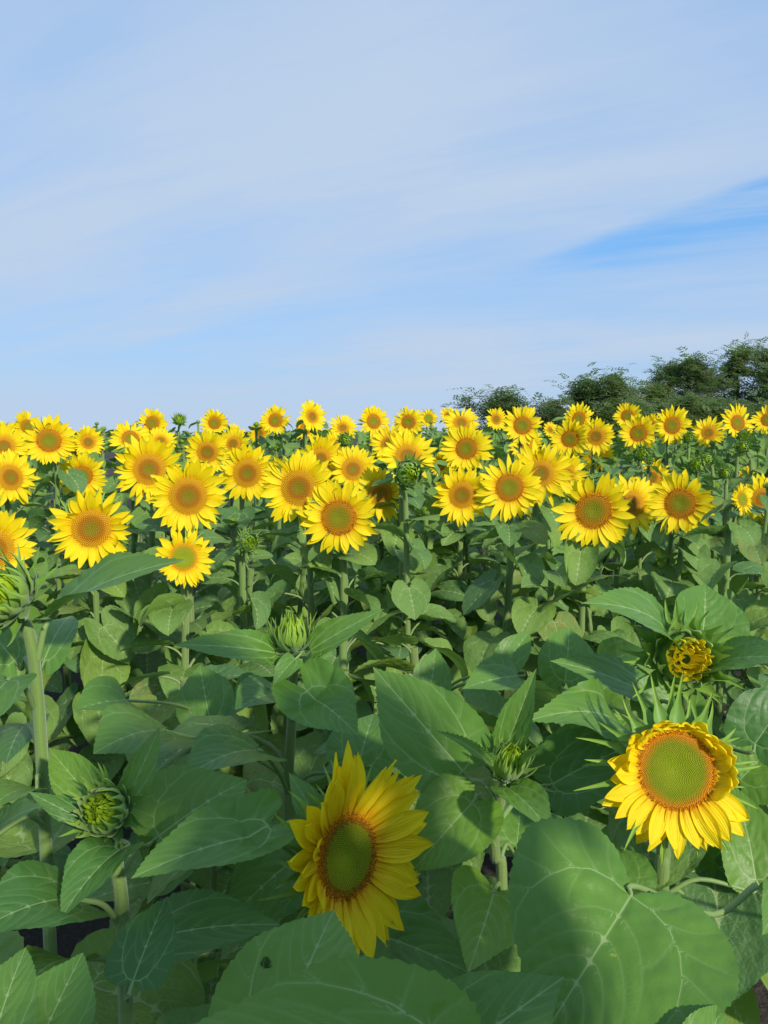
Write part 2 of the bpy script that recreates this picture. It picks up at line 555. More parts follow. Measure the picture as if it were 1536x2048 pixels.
# ------------------------------------------------------------------ flower heads: +Z is where the face looks
def petal_geo(rng, r0, L, W, ang, elev, bendp, twist, nu=9, nv=5, skew=0.0, side=0.0):
    u = np.linspace(0, 1, nu)
    v = np.linspace(-1, 1, nv)
    wd = W * np.interp(u, [0, .15, .35, .55, .72, .86, .95, 1], [.50, .78, .97, 1.0, .80, .48, .19, 0.0])
    th = elev + bendp * u
    du = L / (nu - 1)
    rr = np.concatenate([[0], np.cumsum(np.cos(th[:-1]) * du)]) + r0
    zz = np.concatenate([[0], np.cumsum(np.sin(th[:-1]) * du)])
    U_, V2 = np.meshgrid(u, v, indexing='ij')
    Rr = np.repeat(rr[:, None], nv, 1)
    Zz = np.repeat(zz[:, None], nv, 1)
    TH = np.repeat(th[:, None], nv, 1)
    Sx = V2 * wd[:, None]
    hh = W * (.16 * np.cos(V2 * math.pi * 1.5) + .30 * V2 ** 2) * (1 - U_ * .6) + W * .10 * rng.normal() * V2 * U_
    tw = twist * U_
    sx = Sx * np.cos(tw) - hh * np.sin(tw) + side * L * U_ ** 2
    hh2 = Sx * np.sin(tw) + hh * np.cos(tw)
    Rr = Rr - hh2 * np.sin(TH)
    Zz = Zz + hh2 * np.cos(TH)
    ca, sa = math.cos(ang), math.sin(ang)
    V_ = np.stack([Rr * ca - sx * sa, Rr * sa + sx * ca, Zz], -1).reshape(-1, 3)
    return V_, grid_faces(nu, nv), U_.ravel(), V2.ravel()


def disc_mesh(rng, Rd, N, mat, dome=0.12, anther=0.75, fl=1.0, seg=5):
    b = MB()

    def prof(r):
        q = r / Rd
        return Rd * (dome * (1 - q ** 2) - 0.10 * np.exp(-(q / .35) ** 2) + 0.05)
    nr, na = 10, 40
    rr = np.linspace(0.001, Rd * 1.02, nr)
    aa = np.linspace(0, 2 * math.pi, na, endpoint=False)
    RR, AA = np.meshgrid(rr, aa, indexing='ij')
    b.add(np.stack([RR * np.cos(AA), RR * np.sin(AA), prof(RR)], -1), grid_faces(nr, na, 0, True), rad=(RR / Rd).ravel(), tip=0.25, dark=0)
    i = np.arange(N)
    r = Rd * np.sqrt((i + .5) / N)
    th = i * 2.399963
    sz = Rd / math.sqrt(N) * 1.02
    for k in range(N):
        q = r[k] / Rd
        ring = 1.0 if q > anther else 0.0
        hgt = sz * fl * (0.9 + .4 * rng.random() + ring * rng.uniform(.3, 1.6))
        s_ = sz * (.80 if not ring else .62)
        c = np.array([r[k] * math.cos(th[k]), r[k] * math.sin(th[k]), prof(r[k])])
        er = np.array([math.cos(th[k]), math.sin(th[k]), 0])
        et = np.array([-er[1], er[0], 0])
        up = unit([er[0] * q * .25, er[1] * q * .25, 1]) if not ring else unit([er[0] * .3 + rng.normal() * .2, er[1] * .3 + rng.normal() * .2, 1])
        a_ = np.linspace(0, 2 * math.pi, seg, endpoint=False)
        lo = c + s_ * (np.cos(a_)[:, None] * er + np.sin(a_)[:, None] * et)
        hi = c + up * hgt * .8 + s_ * .62 * (np.cos(a_)[:, None] * er + np.sin(a_)[:, None] * et)
        tp = c + up * hgt * (1.05 if q > .55 else .9)
        V_ = np.vstack([lo, hi, tp])
        j = np.arange(seg)
        qd = np.stack([j, (j + 1) % seg, seg + (j + 1) % seg, seg + j], 1)
        tr = np.stack([seg + j, seg + (j + 1) % seg, np.full(seg, 2 * seg)], 1)
        dk = 1.0 if (q > anther and rng.random() < .55) else 0.0
        b.add(V_, qd, tr, rad=q, tip=np.array([0.0] * seg + [.75] * seg + [1.0]), dark=np.array([0.] * seg + [dk * .7] * seg + [dk]))
    return b.build('disc', mat, smooth=False)


def petals_mb(rng, Rd, L, n, near=False, layers=2, fwd=0.25, lenfn=None):
    out = []
    for ly in range(layers):
        for k in range(n):
            ang = (k + .5 * ly + rng.uniform(-.28, .28)) / n * 2 * math.pi
            f, eb = (lenfn(ang) if lenfn else (1.0, 0.0))
            if not near and rng.random() < .05:
                continue
            if not near and rng.random() < .12:
                f, eb = f * .75, rng.uniform(-1.3, 1.6)
            Lk = L * (rng.uniform(.90, 1.10) if near else rng.uniform(.82, 1.18)) * (1 - .08 * ly) * f
            el_ = fwd + rng.uniform(-.16, .18) + (.16 if ly else -.04)
            out.append(petal_geo(rng, Rd * .93, Lk, Rd * rng.uniform(.175, .265) * (1.18 if near else 1.0), ang, el_, rng.uniform(-.75, .15) * (.6 if near else 1) + eb, rng.normal() * (.26 if near else .45),
                                 13 if near else 8, 7 if near else 5, 0, rng.normal() * .07))
    return out


def bract_geo(rng, r0, L, W, ang, elev, bendp, z0=0.0, tipf=0.5, nu=9, nv=5, side=0.):
    """ovate base drawn out to a long thin point"""
    u = np.linspace(0, 1, nu)
    v = np.linspace(-1, 1, nv)
    wd = W * .88 * (np.where(u < (1 - tipf), (.75 + .6 * np.sin(u / (1 - tipf) * math.pi)) * (1 - .55 * (u / (1 - tipf)) ** 2),
                       .34 * (1 - (u - (1 - tipf)) / tipf) ** .8 + .03))
    th = elev + bendp * u
    du = L / (nu - 1)
    rr = np.concatenate([[0], np.cumsum(np.cos(th[:-1]) * du)]) + r0
    zz = np.concatenate([[0], np.cumsum(np.sin(th[:-1]) * du)]) + z0
    U_, V2 = np.meshgrid(u, v, indexing='ij')
    hh = W * .35 * V2 ** 2 * (1 - U_) - W * .1 * (1 - np.abs(V2))
    Sx = V2 * wd[:, None] + side * L * U_ ** 2
    Rr = rr[:, None] - hh * np.sin(th)[:, None]
    Zz = zz[:, None] + hh * np.cos(th)[:, None]
    ca, sa = math.cos(ang), math.sin(ang)
    V_ = np.stack([Rr * ca - Sx * sa, Rr * sa + Sx * ca, Zz], -1).reshape(-1, 3)
    return V_, grid_faces(nu, nv), U_.ravel()


def bracts_mesh(rng, Rd, L, n, spread=0.1, near=False, rows=2):
    b = MB()
    nr, na = 8, 28
    q = np.linspace(0, 1, nr)
    rr = Rd * (0.16 + .88 * np.sin(q * math.pi / 2))
    zz = -Rd * .42 * np.cos(q * math.pi / 2) - Rd * .02
    aa = np.linspace(0, 2 * math.pi, na, endpoint=False)
    RR, AA = np.meshgrid(rr, aa, indexing='ij')
    ZZ = np.repeat(zz[:, None], na, 1)
    b.add(np.stack([RR * np.cos(AA), RR * np.sin(AA), ZZ], -1), grid_faces(nr, na, 0, True), t=0.1)
    for ly in range(rows):
        for k in range(n):
            ang = (k + .5 * ly + rng.uniform(-.3, .3)) / n * 2 * math.pi
            V_, F_, u = bract_geo(rng, Rd * (.96 - .1 * ly), L * rng.uniform(.75, 1.25), Rd * .20, ang, spread + rng.uniform(-.35, .35) - .2 * ly,
                                  rng.uniform(-.5, .7), -Rd * (.08 + .13 * ly), .5, 10 if near else 7, 5 if near else 3, rng.normal() * .12)
            b.add(V_, F_, t=u)
    return b.build('bracts', M_BRACT)


def bud_meshes(rng, Rb, open_=0.3, near=False, yellow=0.5, spiky=1.0):
    """closed bud looking to +Z: overlapping green bracts round a yellow-green heart"""
    b = MB()
    nr, na = 12, 30
    ph = np.linspace(.06, math.pi * .80, nr)          # from the back pole to the front
    RR = Rb * np.sin(ph)[:, None] * np.ones(na)
    ZZ = -Rb * .72 * np.cos(ph)[:, None] * np.ones(na)
    AA = np.linspace(0, 2 * math.pi, na, endpoint=False)[None, :] * np.ones((nr, 1))
    b.add(np.stack([RR * np.cos(AA), RR * np.sin(AA), ZZ], -1), grid_faces(nr, na, 0, True), t=0.0)
    rows = [(.36, 9, 1.0), (.55, 12, 1.0), (.75, 13, 1.05), (.95, 13, 1.0)]
    for j, (fq, n, lf) in enumerate(rows):
        for k in range(n):
            ang = (k + .5 * (j % 2) + rng.uniform(-.18, .18)) / n * 2 * math.pi
            p0 = fq * math.pi * .5 + .1
            r0, z0 = Rb * math.sin(p0) * 1.02, -Rb * .72 * math.cos(p0)
            outer = j <= 1
            el_ = (R(15) if j == 0 else R(45) if j == 1 else R(72) if j == 2 else R(95)) - open_ * .5 + rng.uniform(-.15, .15)
            V_, F_, u = bract_geo(rng, r0, Rb * (1.5 if outer else 1.35) * lf * spiky * rng.uniform(.85, 1.2), Rb * .30, ang, el_,
                                  rng.uniform(.2, 1.0) if outer else rng.uniform(.5, .95), z0, .45, 11 if near else 7, 5 if near else 3, rng.normal() * .08)
            b.add(V_, F_, t=u * .8 + (.45 if j >= 2 else 0))
    br = b.build('bracts', M_BRACT)
    p = MB()
    n = 26 if near else 16
    for ly in range(3):
        for k in range(n // (1 + ly // 2)):
            ang = (k + .5 * ly + rng.uniform(-.3, .3)) / (n // (1 + ly // 2)) * 2 * math.pi
            V_, F_, u, s_ = petal_geo(rng, Rb * (.62 - .22 * ly), Rb * rng.uniform(.7, 1.1), Rb * .11, ang, R(78) - open_ * .3, R(50) + rng.uniform(-.2, .5), rng.normal() * .8, 8, 5)
            V_[:, 2] += Rb * .36
            p.add(V_, F_, t=u, s=s_)
    return br, p


def yellowgreen_material(name, c):
    m_, g_ = mat_new(name)
    tc_ = g_.n('ShaderNodeTexCoord').outputs['Object']
    col = g_.mix(g_.noise(tc_, 120, 2), c, [x * .7 for x in c])
    b = g_.n('ShaderNodeBsdfPrincipled', {'Base Color': col, 'Roughness': 0.55})
    finish(g_, b, True, col, 0.25)
    return m_


M_YG = yellowgreen_material('bud_heart_lime', (0.50, 0.70, 0.030))
M_YP = yellowgreen_material('young_petal_yellow', (0.96, 0.78, 0.014))


def orient(face, roll=0.0):
    f = Vector(face).normalized()
    q = f.to_track_quat('Z', 'Y')
    return q @ Matrix.Rotation(roll, 3, 'Z').to_quaternion()


# shared heads of the field plants (unit: disc radius 1)
HP, HD, HB = {}, {}, {}
for k in range(9):
    r_ = np.random.default_rng(500 + k)
    for kind, L in (('big', 1.30), ('mid', 1.50), ('small', 1.78)):
        b = MB()
        for V_, F_, u, s_ in petals_mb(r_, 1.0, L * r_.uniform(.95, 1.05), int(r_.integers(20, 25)), fwd=r_.uniform(.05, .35)):
            b.add(V_, F_, t=u, s=s_)
        HP.setdefault(kind, []).append(b.build('petals', M_PETAL))
for k in range(3):
    r_ = np.random.default_rng(600 + k)
    HD.setdefault('A', []).append(disc_mesh(r_, 1.0, 420, M_DISC_A, dome=.14, anther=2.0, fl=.8))
    HD.setdefault('B', []).append(disc_mesh(r_, 1.0, 420, M_DISC_B, dome=.10, anther=.8, fl=.8))
    HD.setdefault('C', []).append(disc_mesh(r_, 1.0, 360, M_DISC_C, dome=.08, anther=2.0, fl=.7))
    HB.setdefault('b', []).append(bracts_mesh(r_, 1.0, .95, 13))
BUDS = []
for k in range(5):
    r_ = np.random.default_rng(700 + k)
    br, p = bud_meshes(r_, 1.0, open_=r_.uniform(.2, .7))
    BUDS.append((br, p.build('bud_heart', M_YG)))


def stem_mesh(P, r0, r1, root):
    P = catmull(P, 5 * len(P))
    n = len(P)
    rad = np.linspace(r0, r1, n)
    # slight swelling where leaves join
    rad = rad * (1 + .10 * np.sin(np.arange(n) * 2.1) ** 4)
    rad[-3:] *= np.array([1.05, 1.2, 1.5])
    v, f = tube(P - root, rad, 10)
    return mesh('stem', v, f, M_STEM)


GROUP_F = 'blooming sunflowers of the field rows'


def new_plant(base, label, group, name='sunflower', cat='sunflower'):
    o = bpy.data.objects.new(name, None)
    COL.objects.link(o)
    o.location = base
    o.empty_display_size = .1
    o['label'] = label
    o['category'] = cat
    if group:
        o['group'] = group
    return o


def put_leaf(root, rootloc, pos, az, size, rng, lift=0.0):
    me = LEAVES[int(rng.integers(len(LEAVES)))]
    q = Matrix.Rotation(az - math.pi / 2, 3, 'Z') @ Matrix.Rotation(lift, 3, 'X')
    o = obj('leaf', me, root, tuple(np.asarray(pos) - rootloc), q.to_quaternion())
    s_ = size * rng.uniform(.85, 1.12)
    o.scale = (s_ * (1 if rng.random() < .5 else -1), s_, s_)
    return o


def leaf_column(root, rootloc, P, z_lo, z_hi, n, size, rng, az0=None, top_small=True, avoid_cam=False):
    Pc = catmull(P, 40)
    az = rng.uniform(0, 6.28) if az0 is None else az0
    for k in range(n):
        z = z_lo + (z_hi - z_lo) * (k + .5 * rng.random()) / n
        i = int(np.argmin(np.abs(Pc[:, 2] - z)))
        q = (z - z_lo) / (z_hi - z_lo + 1e-6)
        s_ = size * (1.0 - .38 * q ** 3 if top_small else 1)
        a_ = az
        if rng.random() < .6 and math.sin(a_) > .2:
            a_ = -a_
        if avoid_cam and math.sin(a_) < -.3 and rng.random() < .5:
            a_ = -a_
        put_leaf(root, rootloc, Pc[i], a_, s_, rng, lift=.25 * q - .1 + rng.normal() * .18)
        az += 2.399963 + rng.normal() * .25


def face_vec(P, yaw, pitch):
    """direction from the head towards the camera, turned by yaw (degrees, + = picture right) and raised by pitch"""
    d = np.array([0, 0, CAM_Z]) - P
    a_ = math.atan2(d[0], -d[1]) + R(yaw)
    e = R(pitch)
    return np.array([math.sin(a_) * math.cos(e), -math.cos(a_) * math.cos(e), math.sin(e)])


def field_flower(i, px, py, span, disc, yaw, pitch, kind, label, D=None, nleaf=16, group=GROUP_F, real=.27):
    rng = np.random.default_rng(1000 + i)
    D = D or real * FPX / span
    P = at(px, py, D)
    jt = 13 if span < 105 else 7
    f = face_vec(P, yaw + rng.normal() * jt, pitch + rng.normal() * jt * .6)
    base = np.array([P[0] - f[0] * .10 + rng.normal() * .02, P[1] - f[1] * .12 + rng.normal() * .02, 0.0])
    root = new_plant(base, label, group)
    Rd = disc / 2 / FPX * D * 1.0
    rr = span / max(disc, 1)
    back = P - f * Rd * .42
    path = [base, base * .55 + (back + [0, 0, -.15]) * .45 + [rng.normal() * .015, rng.normal() * .015, -.05],
            np.array([base[0] * .7 + back[0] * .3, base[1] * .7 + back[1] * .3, back[2] - .16]), back - f * .055 + [0, 0, -.035], back]
    path[1][2] = P[2] * .45
    r_st = rng.uniform(.011, .0145) * (1 if kind != 'bud' else .9)
    obj('stem', stem_mesh(path, r_st * 1.15, r_st * .8, base), root)
    q = orient(f, rng.uniform(0, 6.28))
    loc = tuple(P - base)
    if kind == 'bud':
        br, he = BUDS[i % len(BUDS)]
        h = obj('bud', br, root, loc, q)
        h.scale = (Rd * .8,) * 3
        obj('bud_heart', he, h)
    else:
        # head: the green receptacle with its bracts carries the disc and the petals
        h = obj('flower_head', HB['b'][i % 3], root, loc, q)
        h.scale = (Rd,) * 3
        fam = 'big' if rr < 2.15 else 'mid' if rr < 2.5 else 'small'
        nat = {'big': 2.03, 'mid': 2.19, 'small': 2.46}[fam]
        pt = obj('petals', HP[fam][(i * 5 + 2) % 9], h)
        # petals start at .93 Rd: stretch so that the outer span fits
        k = rr / nat * .99
        pt.scale = (k, k, 1.0)
        dd = obj('disc', HD[kind][i % 3], h)
        dd.scale = (max(1, k * .97),) * 2 + (1,)
    zt = P[2] - .13
    leaf_column(root, base, path, max(.25, zt - 1.05), zt, nleaf, .178 if kind != 'bud' else .16, rng)
    # a few small leaves right behind the head
    for a_ in (rng.uniform(-.3, .4), math.pi + rng.uniform(-.4, .3)):
        put_leaf(root, base, path[3] + np.array([0, 0, -.05]), a_, .085, rng, lift=.1)
    return root, P


def bb(*a_, **k):
    return field_flower(*a_, **k)


# (pixel x, pixel y, outer span, disc width, yaw, pitch, disc kind, label)
FLOWERS = [
    (98, 881, 98, 47, 8, 4, 'B', 'round sunflower with olive centre above the leaves, tallest in its cluster by the left edge'),
    (54, 853, 62, 27, 16, 5, 'B', 'small sunflower peeking out behind the tall round one near the left edge'),
    (164, 951, 92, 42, 6, 2, 'B', 'medium sunflower hanging directly above the large flat-faced one on the left'),
    (183, 1057, 150, 84, 4, 0, 'A', 'large sunflower with very wide golden disc right above the long horizontal leaf'),
    (-14, 1098, 160, 80, 12, 2, 'A', 'sunflower cut in half by the left edge above the fat green bud'),
    (8, 893, 84, 40, 10, 12, 'A', 'sunflower cut by the left edge with a dark leaf across its face'),
    (20, 955, 108, 52, 20, 18, 'A', 'sunflower at the left edge whose disc is hidden by a round leaf'),
    (176, 884, 62, 28, 25, 14, 'A', 'small sunflower facing up behind the medium one on the left, mostly hidden'),
    (153, 900, 60, 28, -10, 4, 'B', 'half hidden sunflower squeezed between the tall round one and its smaller neighbour'),
    (261, 879, 78, 36, 8, 6, 'B', 'sunflower behind and above the big pair, just under the one touching the sky'),
    (305, 846, 58, 27, 6, 4, 'B', 'small sunflower against the sky next to a lone closed bud'),
    (322, 882, 62, 24, 20, 25, 'A', 'sunflower tilted up with only its fringe of petals showing behind the big pair'),
    (298, 939, 128, 66, 5, 3, 'A', 'big sunflower with a small leaf lying across the bottom of its disc'),
    (376, 992, 152, 78, 4, 1, 'A', 'big sunflower in front of its leaf-marked neighbour, disc with a green heart'),
    (415, 904, 84, 43, 4, 3, 'A', 'flat-faced sunflower with golden ringed disc above the two big front flowers'),
    (429, 846, 56, 25, 24, 4, 'B', 'small sunflower against the sky turned to the side with narrow oval disc'),
    (467, 888, 66, 30, -6, 10, 'A', 'pale sunflower half hidden behind the ringed-disc one'),
    (494, 946, 116, 58, 4, 2, 'A', 'wide sunflower with dark rimmed green centre beside the big front pair'),
    (367, 1115, 116, 58, 8, 0, 'C', 'low young sunflower with plain lime green disc touched by a leaf tip', 2.5),
    (551, 841, 58, 27, 4, 4, 'B', 'small sunflower against the sky standing alone above a folded leaf'),
    (624, 833, 60, 26, 14, 14, 'A', 'upper flower of the overlapping pair against the sky'),
    (612, 857, 50, 25, 3, 2, 'B', 'lower and smaller flower of the overlapping pair against the sky'),
    (686, 856, 58, 22, 6, 32, 'A', 'sunflower fringe of upright petals peeking over a leaf below the skyline'),
    (747, 843, 62, 29, 3, 4, 'B', 'tidy round sunflower against the sky near the middle of the skyline'),
    (817, 844, 58, 28, 3, 3, 'B', 'round sunflower against the sky just left of the narrow young flower'),
    (857, 837, 34, 22, 38, 6, 'C', 'narrow half open young sunflower with green centre on the skyline'),
    (896, 830, 36, 14, 10, 20, 'A', 'tiny sunflower on the skyline under the first thin tree'),
    (923, 846, 72, 30, 8, 26, 'A', 'sunflower facing upward right above the round one with orange disc'),
    (992, 838, 46, 22, 26, 8, 'A', 'small sunflower on the skyline with a leaf over its lower half'),
    (933, 897, 98, 43, 3, 2, 'B', 'very round sunflower with clean orange disc right of the skyward facing one'),
    (778, 887, 78, 34, 5, 24, 'A', 'sunflower with golden disc partly covered by a leaf below the skyline pair'),
    (672, 892, 62, 28, 26, 8, 'A', 'sunflower in shade, half hidden behind a leaf and a green bud'),
    (706, 939, 96, 46, 6, 4, 'A', 'sunflower standing between the two largest middle flowers, disc dark on one side'),
    (640, 918, 96, 40, 4, 12, 'A', 'sunflower with long petals hidden behind the largest middle pair'),
    (598, 976, 142, 74, 5, 2, 'A', 'large sunflower with wide brown disc, overlapped by the front middle flower'),
    (678, 1035, 150, 72, 3, 0, 'B', 'large front sunflower with clear green centre in the middle of the field'),
    (760, 988, 108, 48, 8, 4, 'A', 'sunflower with half shaded disc between the front middle flower and the tall bud'),
    (815, 914, 112, 50, 6, 22, 'A', 'sunflower whose petals fan out above the tall spiky green bud'),
    (924, 990, 112, 54, 10, 8, 'A', 'sunflower with shaded disc and a leaf crossing it, right of the tall bud'),
    (881, 930, 50, 22, -20, 6, 'A', 'sliver of an orange shaded flower behind the tall bud and round flower'),
    (1019, 975, 130, 54, 6, 2, 'B', 'tall narrow-petalled sunflower with even green disc, front of the overlapping trio', 2.95),
    (1045, 851, 76, 36, 3, 4, 'B', 'sunflower on the skyline where the sky ends and bare twigs begin'),
    (1157, 838, 62, 29, 5, 8, 'B', 'sunflower on the skyline in front of the low bushes, above the overlapping pair'),
    (1140, 878, 76, 34, 3, 2, 'B', 'nearer flower of the overlapping pair below the low bushes'),
    (1192, 873, 72, 34, 6, 12, 'A', 'farther flower of the overlapping pair below the low bushes'),
    (1195, 911, 68, 29, 4, 0, 'C', 'small sunflower with lime disc hanging just under the overlapping pair'),
    (1255, 832, 54, 25, 3, 4, 'B', 'highest small sunflower in front of the dark trees'),
    (1277, 867, 70, 33, 4, 6, 'B', 'round sunflower right below the highest one in front of the trees'),
    (1344, 851, 76, 34, 14, 6, 'B', 'sunflower before the trees with a leaf tip crossing its disc'),
    (1417, 866, 64, 28, 8, 22, 'A', 'sunflower tilted up over a big leaf between two rounder ones below the trees'),
    (1475, 846, 68, 31, 4, 6, 'B', 'round sunflower under the tallest tree, near the right edge'),
    (1537, 840, 62, 28, 4, 5, 'B', 'sunflower under the tallest tree cut by the right edge'),
    (1049, 886, 70, 30, 5, 20, 'A', 'sunflower with narrow visible disc above the overlapping trio'),
    (1082, 947, 132, 50, 6, 4, 'A', 'sunflower behind the front one of the trio, its disc half covered', 3.5),
    (1134, 950, 92, 36, 30, 6, 'A', 'rearmost flower of the overlapping trio, only side petals visible'),
    (1187, 1021, 152, 73, 3, 0, 'B', 'largest sunflower on the right with olive disc and long stem below'),
    (1262, 1008, 118, 54, 18, 6, 'A', 'sunflower in shade between the two big right-hand flowers, turned aside'),
    (1303, 955, 76, 34, 4, 24, 'A', 'sunflower fringe rising behind the two big right-hand flowers'),
    (1361, 1007, 126, 61, 3, 1, 'B', 'big sunflower with separate pointed petals and green centre on the right'),
    (1492, 957, 52, 22, 5, 8, 'B', 'small sunflower just above the twisted half open one by the right edge'),
    (1524, 998, 90, 44, 10, 4, 'A', 'sunflower behind the twisted half open one, cut by the right edge'),
    (1484, 999, 58, 34, 34, 14, 'C', 'twisted half open sunflower with lime heart on a bare stem by the right edge', 2.95),
    (1287, 1064, 60, 26, 12, -8, 'A', 'low drooping sunflower with few petals showing between big right stems'),
    (8, 862, 44, 20, 12, 6, 'B', 'tiny sunflower on the skyline at the left edge'),
    (466, 866, 40, 18, 14, 10, 'A', 'tiny sunflower on the skyline just right of the narrow oval one'),
    (520, 866, 44, 20, -5, 12, 'A', 'tiny sunflower low behind the folded leaf on the skyline'),
    (1303, 848, 40, 18, 10, 8, 'A', 'tiny sunflower behind the round one below the trees'),
    (1101, 860, 34, 14, 20, 14, 'A', 'tiny sunflower deep between the skyline leaves below the low bushes'),
]
for i, row in enumerate(FLOWERS):
    bb(i, *row)

BUDLIST = [
    (359, 841, 24, 7.2, 0, 50, 'lone small closed bud on the skyline between two small sunflowers'),
    (497, 1085, 40, 2.7, 4, 12, 'closed green bud low between the young lime flower and the front middle flower'),
    (817, 948, 58, 2.75, 8, 10, 'tall plant with large spiky green bud in the middle of the field'),
    (690, 880, 26, 5.5, 0, 20, 'small green bud behind the flower with the side-shaded disc'),
    (1283, 907, 30, 4.2, 0, 12, 'green bud among leaves right of the small lime-disc flower'),
    (1299, 921, 16, 4.6, 0, 10, 'smaller second bud just beside the green bud among the leaves'),
    (1377, 876, 20, 5.4, 5, 20, 'small bud under the flower with a leaf tip on its disc'),
    (1394, 932, 34, 3.9, 0, 15, 'larger of the two green buds above the big pointed-petal flower'),
    (1413, 918, 26, 4.3, 0, 15, 'smaller of the two green buds above the big pointed-petal flower'),
    (1450, 946, 24, 4.2, 0, 10, 'lone green bud left of the small sunflower by the right edge'),
    (1488, 871, 24, 5.4, 0, 15, 'upper one of two stacked buds under the round flower near the right edge'),
    (1486, 894, 24, 5.0, 0, 10, 'lower one of two stacked buds under the round flower near the right edge'),
]
for j, (px, py, sp, D, yw, pt, lb) in enumerate(BUDLIST):
    bb(200 + j, px, py, sp, sp, yw, pt, 'bud', lb, D=D, group='closed sunflower buds of the field rows', nleaf=12)

# leafy plants that stand in the rows between the blooming ones
rng = np.random.default_rng(77)
fill = []
for D in (2.3, 3.0, 3.6, 4.2, 5.0, 5.8, 6.6, 7.4, 8.4, 9.6, 11.0):
    half = D * .56 + .45
    n = int(half * 2 / (.36 + .03 * D))
    for k in range(n):
        x = -half + (k + rng.uniform(.2, .8)) * 2 * half / n
        hmax = {2.3: .95, 3.0: 1.10, 3.6: 1.18, 4.2: 1.28, 5.0: 1.38, 5.8: 1.45, 6.6: 1.54, 7.4: 1.66, 8.4: 1.70, 9.6: 1.71, 11.0: 1.72}[D]
        fill.append((x, D + rng.uniform(-.25, .25), hmax * rng.uniform(.92, 1.04)))
for x, y, h in fill:
    root = new_plant((x, y, 0), 'leafy green sunflower plant without open flower standing between the blooming rows', 'leafy plants between the rows', cat='sunflower')
    b0 = np.array([x, y, 0.0])
    P = [b0, b0 + [rng.normal() * .02, rng.normal() * .02, h * .5], b0 + [rng.normal() * .03, rng.normal() * .03, h]]
    obj('stem', stem_mesh(P, .014, .009, b0), root)
    leaf_column(root, b0, P, .2, h, 16 if y < 6 else 11, .178, rng)
    if y > 3.3:
        br, he = BUDS[int(rng.integers(5))]
        hd = obj('bud', br, root, tuple(P[-1] - b0), orient((.1, -.4, .8)))
        hd.scale = (.02,) * 3
        obj('bud_heart', he, hd)

# ------------------------------------------------------------------ the nearest plants, leaf by leaf
NEAR_SEED = [3000]
px_seed = [5]


def near_leaf(root, b, t, wpx, n=(0, -.55, .83), attach=None, bend=-.7, sag=.018, **kw):
    """b, t: junction and tip as (pixel x, pixel y, distance); wpx: apparent full width"""
    NEAR_SEED[0] += 1
    r_ = np.random.default_rng(NEAR_SEED[0])
    rl = np.array(root.location)
    B, T = at(*b), at(*t)
    Lv = T - B
    Ln = np.linalg.norm(Lv)
    yv = Lv / Ln
    nv = unit(np.asarray(n, float) - yv * np.dot(n, yv))
    xv = np.cross(yv, nv)
    mid = (B + T) / 2
    vd = unit(mid - np.array([0, 0, CAM_Z]))
    cosf = max(.45, float(np.linalg.norm(xv - vd * np.dot(xv, vd))))
    W = wpx / FPX * (b[2] + t[2]) / 2 / cosf
    # the blade is built for a chord of 1 along +Y
    pr = dict(nr=120, nc=26, ratio=1.0, cor=1.0, teeth=int(r_.integers(26, 34)), tooth=.012, fold=.14, curl=.08, wavy=.035,
              crinkle=.012, twist=r_.normal() * .16, acute=.6)
    pr.update(kw)
    pr['h0'] = -bend * .5
    V_, F_, vn, end = blade(r_, bend=bend, **{**pr, 'ratio': min(W / Ln, 2.2)})
    ch = np.linalg.norm(end)
    M = np.stack([xv, yv, nv], 1)
    V_ = (V_ * (Ln / ch)) @ M.T + B - rl
    mb = MB()
    mb.add(V_, F_, vs=vn[:, 0], vw=vn[:, 1], vm=vn[:, 2])
    # raised midrib and side ribs under the blade are the veins; the petiole follows
    if attach is not None:
        A = at(*attach) if len(attach) == 3 else np.asarray(attach[0])
        m1 = A * .62 + B * .38 + np.array([0, 0, sag])
        m2 = B - yv * .018 - nv * .006
        pth = catmull([A - rl, m1 - rl, m2 - rl, B - rl - nv * .0015], 16)
        v, f = tube(pth, np.linspace(.0048, .0030, 16) * (Ln / .2) ** .3, 8)
        mb.add(v, f, vs=0, vw=.004, vm=.8)
    return obj('leaf', mb.build('leaf', M_LEAF_NEAR), root)


def near_stem(root, pts, r0, r1):
    """pts from the head downwards, as (pixel x, pixel y, distance); the last one drops to the ground"""
    P = [at(*p) for p in pts]
    last = P[-1].copy()
    base = np.array(root.location)
    P.append((last * .4 + base * .6))
    P.append(base)
    P = np.array(P[::-1])
    C = catmull(P, 7 * len(P))
    rad = np.linspace(r0, r1, len(C))
    rad[-3:] *= np.array([1.03, 1.12, 1.3])
    mb = MB()
    v, f = tube(C - base, rad, 16)
    mb.add(v, f)
    rh = np.random.default_rng(len(C) + int(px_seed[0]))
    px_seed[0] += 1
    n = 2600
    j = rh.integers(4, len(C) - 2, n)
    th = rh.uniform(0, 6.28, n)
    c = (C - base)[j] + (C[j + 1] - C[j]) * rh.random(n)[:, None]
    o_ = np.stack([np.cos(th), np.sin(th), rh.normal(size=n) * .25], 1)
    sd_ = np.stack([-np.sin(th), np.cos(th), 0 * th], 1)
    p0 = c + o_ * (rad[j] * .98)[:, None]
    hl = rh.uniform(.0012, .0030, n)[:, None]
    H = np.stack([p0 + sd_ * .00022, p0 - sd_ * .00022, p0 + o_ * hl + [0, 0, .0004]], 1).reshape(-1, 3)
    mb.add(H, None, np.arange(3 * n).reshape(-1, 3))
    obj('stem', mb.build('stem', M_STEM), root)
    return C


def near_root(px, py, D, label, dx=0., dy=0.):
    p = at(px, py, D)
    return new_plant((p[0] + dx, p[1] + dy, 0), label, None)


def low_leaves(root, C, z0, z1, n, size, seed):
    leaf_column(root, np.array(root.location), C[::8], z0, z1, n, size, np.random.default_rng(seed), top_small=False)


